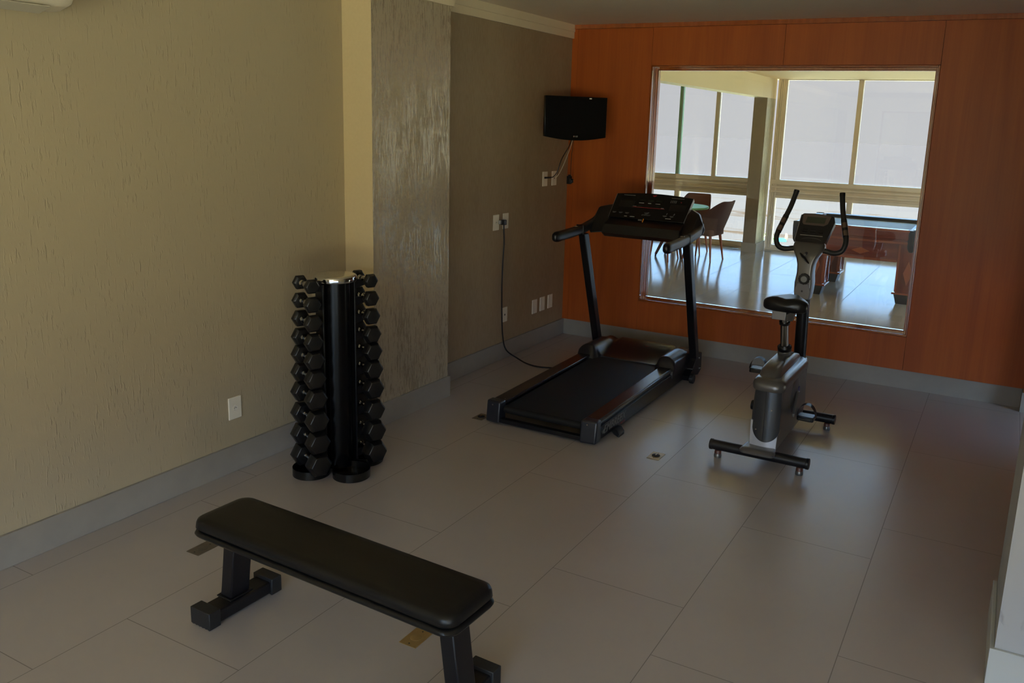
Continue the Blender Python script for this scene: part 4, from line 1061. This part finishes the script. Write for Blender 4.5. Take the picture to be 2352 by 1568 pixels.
# ------------------------------------------------------------------ lounge: pool table
PT = thing('pool_table', 'red-brown wooden pool table with grey-green cloth seen through the window', 'pool table', (-1.49, 10.95, 0))
px0, px1, py0, py1 = -2.20, -.80, 10.25, 11.65
def pob(name, bm, m, parent=PT, **kw): return obj(name, bm, m, parent, world=True, **kw)
bm = BM(); box(bm, (px0 + .02, py0 + .02, .69), (px1 - .02, py1 - .02, .80)); pob('bed_frame', bm, MAHOGX, bevel=0.004)
bm = BM(); box(bm, (px0 + .12, py0 + .12, .80), (px1 - .12, py1 - .12, .815)); pob('cloth', bm, CLOTH)
RT = .85
for nm, lo_, hi_ in (('rail', (px0 + .09, py0, .74), (px1 - .09, py0 + .10, RT)), ('rail', (px0 + .09, py1 - .10, .74), (px1 - .09, py1, RT)), ('rail', (px0, py0 + .09, .74), (px0 + .10, py1 - .09, RT)), ('rail', (px1 - .10, py0 + .09, .74), (px1, py1 - .09, RT))):
    bm = BM(); box(bm, lo_, hi_); pob(nm, bm, MAHOGX, bevel=0.006)
for lo_, hi_ in (((px0 + .13, py0 + .10, .80), (px1 - .13, py0 + .14, .842)), ((px0 + .13, py1 - .14, .80), (px1 - .13, py1 - .10, .856)), ((px0 + .10, py0 + .13, .80), (px0 + .14, py1 - .13, .842)), ((px1 - .14, py0 + .13, .80), (px1 - .10, py1 - .13, .842))):
    bm = BM(); box(bm, lo_, hi_); pob('cushion', bm, CUSH, bevel=0.004)
bm = BM(); box(bm, (px0 + .15, py1 - .10, RT - .001), (px1 - .15, py1 - .002, RT + .006)); pob('rail_cover', bm, CUSH)
bm = BM(); box(bm, (px0 + .30, py0 + .035, .485), (px1 - .22, py0 + .075, .70)); ap = pob('apron', bm, MAHOGX, bevel=0.003)
bm = BM(); box(bm, (px0 + .30, py1 - .075, .485), (px1 - .30, py1 - .035, .70)); pob('apron', bm, MAHOGX, bevel=0.003)
bm = BM(); box(bm, (px0 + .035, py0 + .30, .485), (px0 + .075, py1 - .30, .70)); pob('apron', bm, MAHOGX, bevel=0.003)
bm = BM(); box(bm, (px1 - .075, py0 + .30, .485), (px1 - .035, py1 - .30, .70)); pob('apron', bm, MAHOGX, bevel=0.003)
bm = BM(); box(bm, (px0 + .09, py0 - .008, .825), (px1 - .09, py0 + .01, .845)); box(bm, (px0 + .04, py0 + .008, .688), (px1 - .04, py0 + .03, .715)); box(bm, (px0 + .28, py0 + .022, .478), (px1 - .23, py0 + .06, .505)); pob('moulding', bm, MOULD, bevel=0.003)
bm = BM(); cx_, cz_ = -1.43, .575; prism(bm, [(cx_ - .10, cz_), (cx_, cz_ - .038), (cx_ + .10, cz_), (cx_, cz_ + .038)], 'y', py0 + .031, py0 + .036); pob('inlay', bm, INLAY, ap)
for sx in (0, 1):
    for sy in (0, 1):
        lx0, lx1 = (px0 + .14, px0 + .42) if sx == 0 else (px1 - .27, px1 - .02)
        ly0, ly1 = (py0 + .03, py0 + .30) if sy == 0 else (py1 - .36, py1 - .06)
        if sx == 1: lx0, lx1 = -1.035, -.79
        else: lx0, lx1 = -2.05, -1.80
        bm = BM(); hull(bm, [(x, y, z) for (x0_, x1_, y0_, y1_, z) in ((lx0, lx1, ly0, ly1, .69), (lx0 + .02, lx1 - .02, ly0 + .02, ly1 - .02, .13)) for x in (x0_, x1_) for y in (y0_, y1_)]); lg = pob('leg', bm, MAHOG, bevel=0.003)
        bm = BM(); box(bm, (lx0 - .012, ly0 - .012, .112), (lx1 + .012, ly1 + .012, .134)); pob('leg_moulding', bm, MOULD, lg, bevel=0.004)
        bm = BM(); hull(bm, [(lx0 + .01, ly0 + .01, .112), (lx1 - .01, ly0 + .01, .112), (lx0 + .01, ly1 - .01, .112), (lx1 - .01, ly1 - .01, .112), (lx0 + .04, ly0 + .035, 0), (lx1 - .04, ly0 + .035, 0), (lx0 + .04, ly1 - .035, 0), (lx1 - .04, ly1 - .035, 0)]); pob('leg_base', bm, mat('navy_black_base', (0.012, 0.016, 0.024), 0.4), lg)
        bm = BM()
        for a, b in ((lx0 + .012, lx0 + .034), (lx1 - .034, lx1 - .012)): box(bm, (a, ly0 - .004, .14), (b, ly0 + .02, .68))
        for a, b in ((ly0 + .012, ly0 + .034), (ly1 - .034, ly1 - .012)): box(bm, (lx1 - .016, a, .14), (lx1 + .004, b, .68))
        pob('leg_trim', bm, MOULD, lg, bevel=0.002)
        bm = BM(); cx_ = (lx0 + lx1) / 2 + .012; prism(bm, [(cx_ - .048, .36), (cx_, .22), (cx_ + .048, .36), (cx_, .50)], 'y', ly0 - .002, ly0 + .018); pob('inlay', bm, INLAY, lg)
for cx_ in (px0 + .035, px1 - .095):
    for cy_ in (py0 + .03, py1 - .03):
        dy = -1 if cy_ < 11 else 1
        bm = BM(); sec = [(.048, RT + .002), (.05, .80), (.046, .70), (.040, .64), (.022, .605)]
        Mx = Matrix.Translation((cx_ if cx_ > -1.5 else cx_ , cy_, 0)); lathe(bm, [(.034, RT - .004)] + sec + [(0, .598)], 20, Mx); pob('pocket', bm, LEATHER, angle=60)

# ------------------------------------------------------------------ lounge: round table and chairs
RTB = thing('round_table', 'round table with pale green top, partly behind the treadmill console', 'table', (-4.33, 12.06, 0))
bm = BM(); lathe(bm, [(.470, .728), (.482, .735), (.484, .752), (.478, .760), (0, .760)], 56); obj('tabletop', bm, GREENT, RTB, angle=50)
bm = BM(); cyl(bm, (0, 0, .42), (0, 0, .728), .05, .09, seg=20); obj('column', bm, TABLEL, RTB)
for k in range(4):
    a = PI / 4 + k * PI / 2; c1, s1 = math.cos(a), math.sin(a)
    bm = BM(); tube(bm, [(c1 * .03, s1 * .03, .60), (c1 * .12, s1 * .12, .36), (c1 * .282, s1 * .282, .03)], [.030, .028, .020], 8, 4); lg = obj('leg', bm, TABLEL, RTB)
    bm = BM(); cyl(bm, (c1 * .283, s1 * .283, 0), (c1 * .283, s1 * .283, .03), .012, seg=10); obj('foot', bm, DARKH, lg)
def armchair(label, loc, rz):
    """front is local -Y"""
    t = thing('armchair', label, 'chair', (*loc, 0), rz, 'brown armchairs around the green table')
    bm = BM(); path = []
    # plan outline of the wraparound shell, from left arm front round the back to right arm front
    W_ = .235
    pl = [(-W_, -.22), (-W_ - .005, -.08), (-W_, .08), (-W_ + .02, .17), (-.15, .222), (0, .235), (.15, .222), (W_ - .02, .17), (W_, .08), (W_ + .005, -.08), (W_, -.22)]
    pts = spline([(x, y, 0) for x, y in pl], 5); n_ = len(pts); rows = []
    for i, p in enumerate(pts):
        b = sm((p.y - .02) / .17)                       # 0 on the arms, 1 on the back
        top = .635 + (.885 - .635) * b
        if b < .05: top = .635 - .02 * sm((-p.y) / .2)
        col = []
        for j in range(9):
            q = j / 8; z = .385 + (top - .385) * q
            lean = .165 * b * max(0, (z - .42)) / .46
            flare = 1 + .05 * q - .10 * (1 - q) * (1 - q)
            sxq = p.x * flare * (1 - .18 * b * max(0, (z - .62)) / .26)
            col.append(bm.verts.new((sxq, p.y * (1 + 0) + lean, z)))
        rows.append(col)
    for A, Bq in zip(rows[:-1], rows[1:]):
        for j in range(8): bm.faces.new((A[j], Bq[j], Bq[j + 1], A[j + 1]))
    bmesh.ops.solidify(bm, geom=bm.faces[:], thickness=.032)
    bmesh.ops.recalc_face_normals(bm, faces=bm.faces)
    obj('backrest_shell', bm, CHAIRF, t, bevel=0.008, seg=2, angle=60)
    bm = BM(); stacked(bm, [(.20, .20, .05, .372), (.222, .222, .06, .385), (.222, .222, .06, .45), (.205, .205, .06, .475), (.15, .15, .06, .485)]); obj('seat', bm, CHAIRF, t, angle=60)
    for sx in (-1, 1):
        for sy in (-1, 1):
            bm = BM(); cyl(bm, (sx * .218, sy * .222, 0), (sx * .165, sy * .170, .385), .011, .022, seg=14); obj('leg', bm, CHAIRL, t)
    return t
ch = armchair('brown upholstered armchair with orange-brown legs, seen side-on right of the green table', (-3.856, 12.03), math.radians(-97))
c = copy_tree(ch); c.location = (-4.255, 12.60, 0); c.rotation_euler = (0, 0, math.radians(3)); c['label'] = 'brown upholstered armchair facing the camera behind the green table'
c = copy_tree(ch); c.location = (-4.385, 11.62, 0); c.rotation_euler = (0, 0, math.radians(181)); c['label'] = 'brown armchair nearest the window, only its legs visible under the treadmill console'
# small floor drains by the lounge column, ceiling downlight
for i, (x, y, lab) in enumerate(((-3.78, 13.45, 'small dark floor spring plate left of the taupe column'), (-3.27, 13.52, 'small dark floor spring plate right of the taupe column'))):
    t = thing('floor_plate', lab, 'floor plate', (x, y, 0), group='floor plates by the lounge column')
    bm = BM(); box(bm, (-.055, -.025, 0), (.055, .025, .004)); obj('cover', bm, mat('dark_steel', (0.06, 0.055, 0.05), 0.4, 0.5), t, bevel=0.001)
t = thing('ceiling_downlight', 'dark recessed lamp in the lounge ceiling at the window top right corner', 'lamp', (-.86, 10.6, HL))
bm = BM(); lathe(bm, [(.0, -.002), (.06, -.002), (.085, -.012), (.095, -.010), (.095, .0)], 28); obj('trim_ring', bm, mat('lamp_ring', (0.30, 0.27, 0.2), 0.4), t)

# ------------------------------------------------------------------ far outside
t = thing('garden_shrub', 'pale green shrub outside the lower left corner of the right-hand lounge window', 'shrub', (-12.75, 52.6, -5.05))
bm = BM(); rs = random.Random(2)
for k in range(140):
    a = rs.random() * 2 * PI; rr_ = .55 * math.sqrt(rs.random()); z = .05 + .75 * rs.random() * (1 - rr_ * .9)
    p = Vector((rr_ * math.cos(a), rr_ * math.sin(a), z)); d = Vector((math.cos(a), math.sin(a), rs.uniform(.2, 1.2))).normalized() * .14; e2 = d.cross(Vector((0, 0, 1))).normalized() * .035
    vs = [bm.verts.new(p), bm.verts.new(p + d * .5 + e2), bm.verts.new(p + d), bm.verts.new(p + d * .5 - e2)]; bm.faces.new(vs)
obj('foliage', bm, LEAF, t, smooth=False)
bm = BM()
for k in range(6): a = k; cyl(bm, (0, 0, 0), (.25 * math.cos(a), .25 * math.sin(a), .5), .02, .008, seg=6)
obj('stems', bm, TABLEL, t)
t = thing('beach_cloth', 'tiny turquoise and orange cloth bundle on the pale beach outside', 'cloth', (-12.35, 54.6, -5.05), .3)
bm = BM(); hull(bm, [(-.28, -.1, 0), (.25, -.12, .02), (-.05, .12, 0), (.22, .05, .24), (-.22, 0, .22), (0, -.1, .05)]); obj('turquoise_fold', bm, TURQ, t)
bm = BM(); hull(bm, [(.12, 0, .2), (.30, 0, .15), (.28, .1, .5), (.16, .05, .55), (.32, -.05, .3)]); obj('orange_fold', bm, SKINO, t)
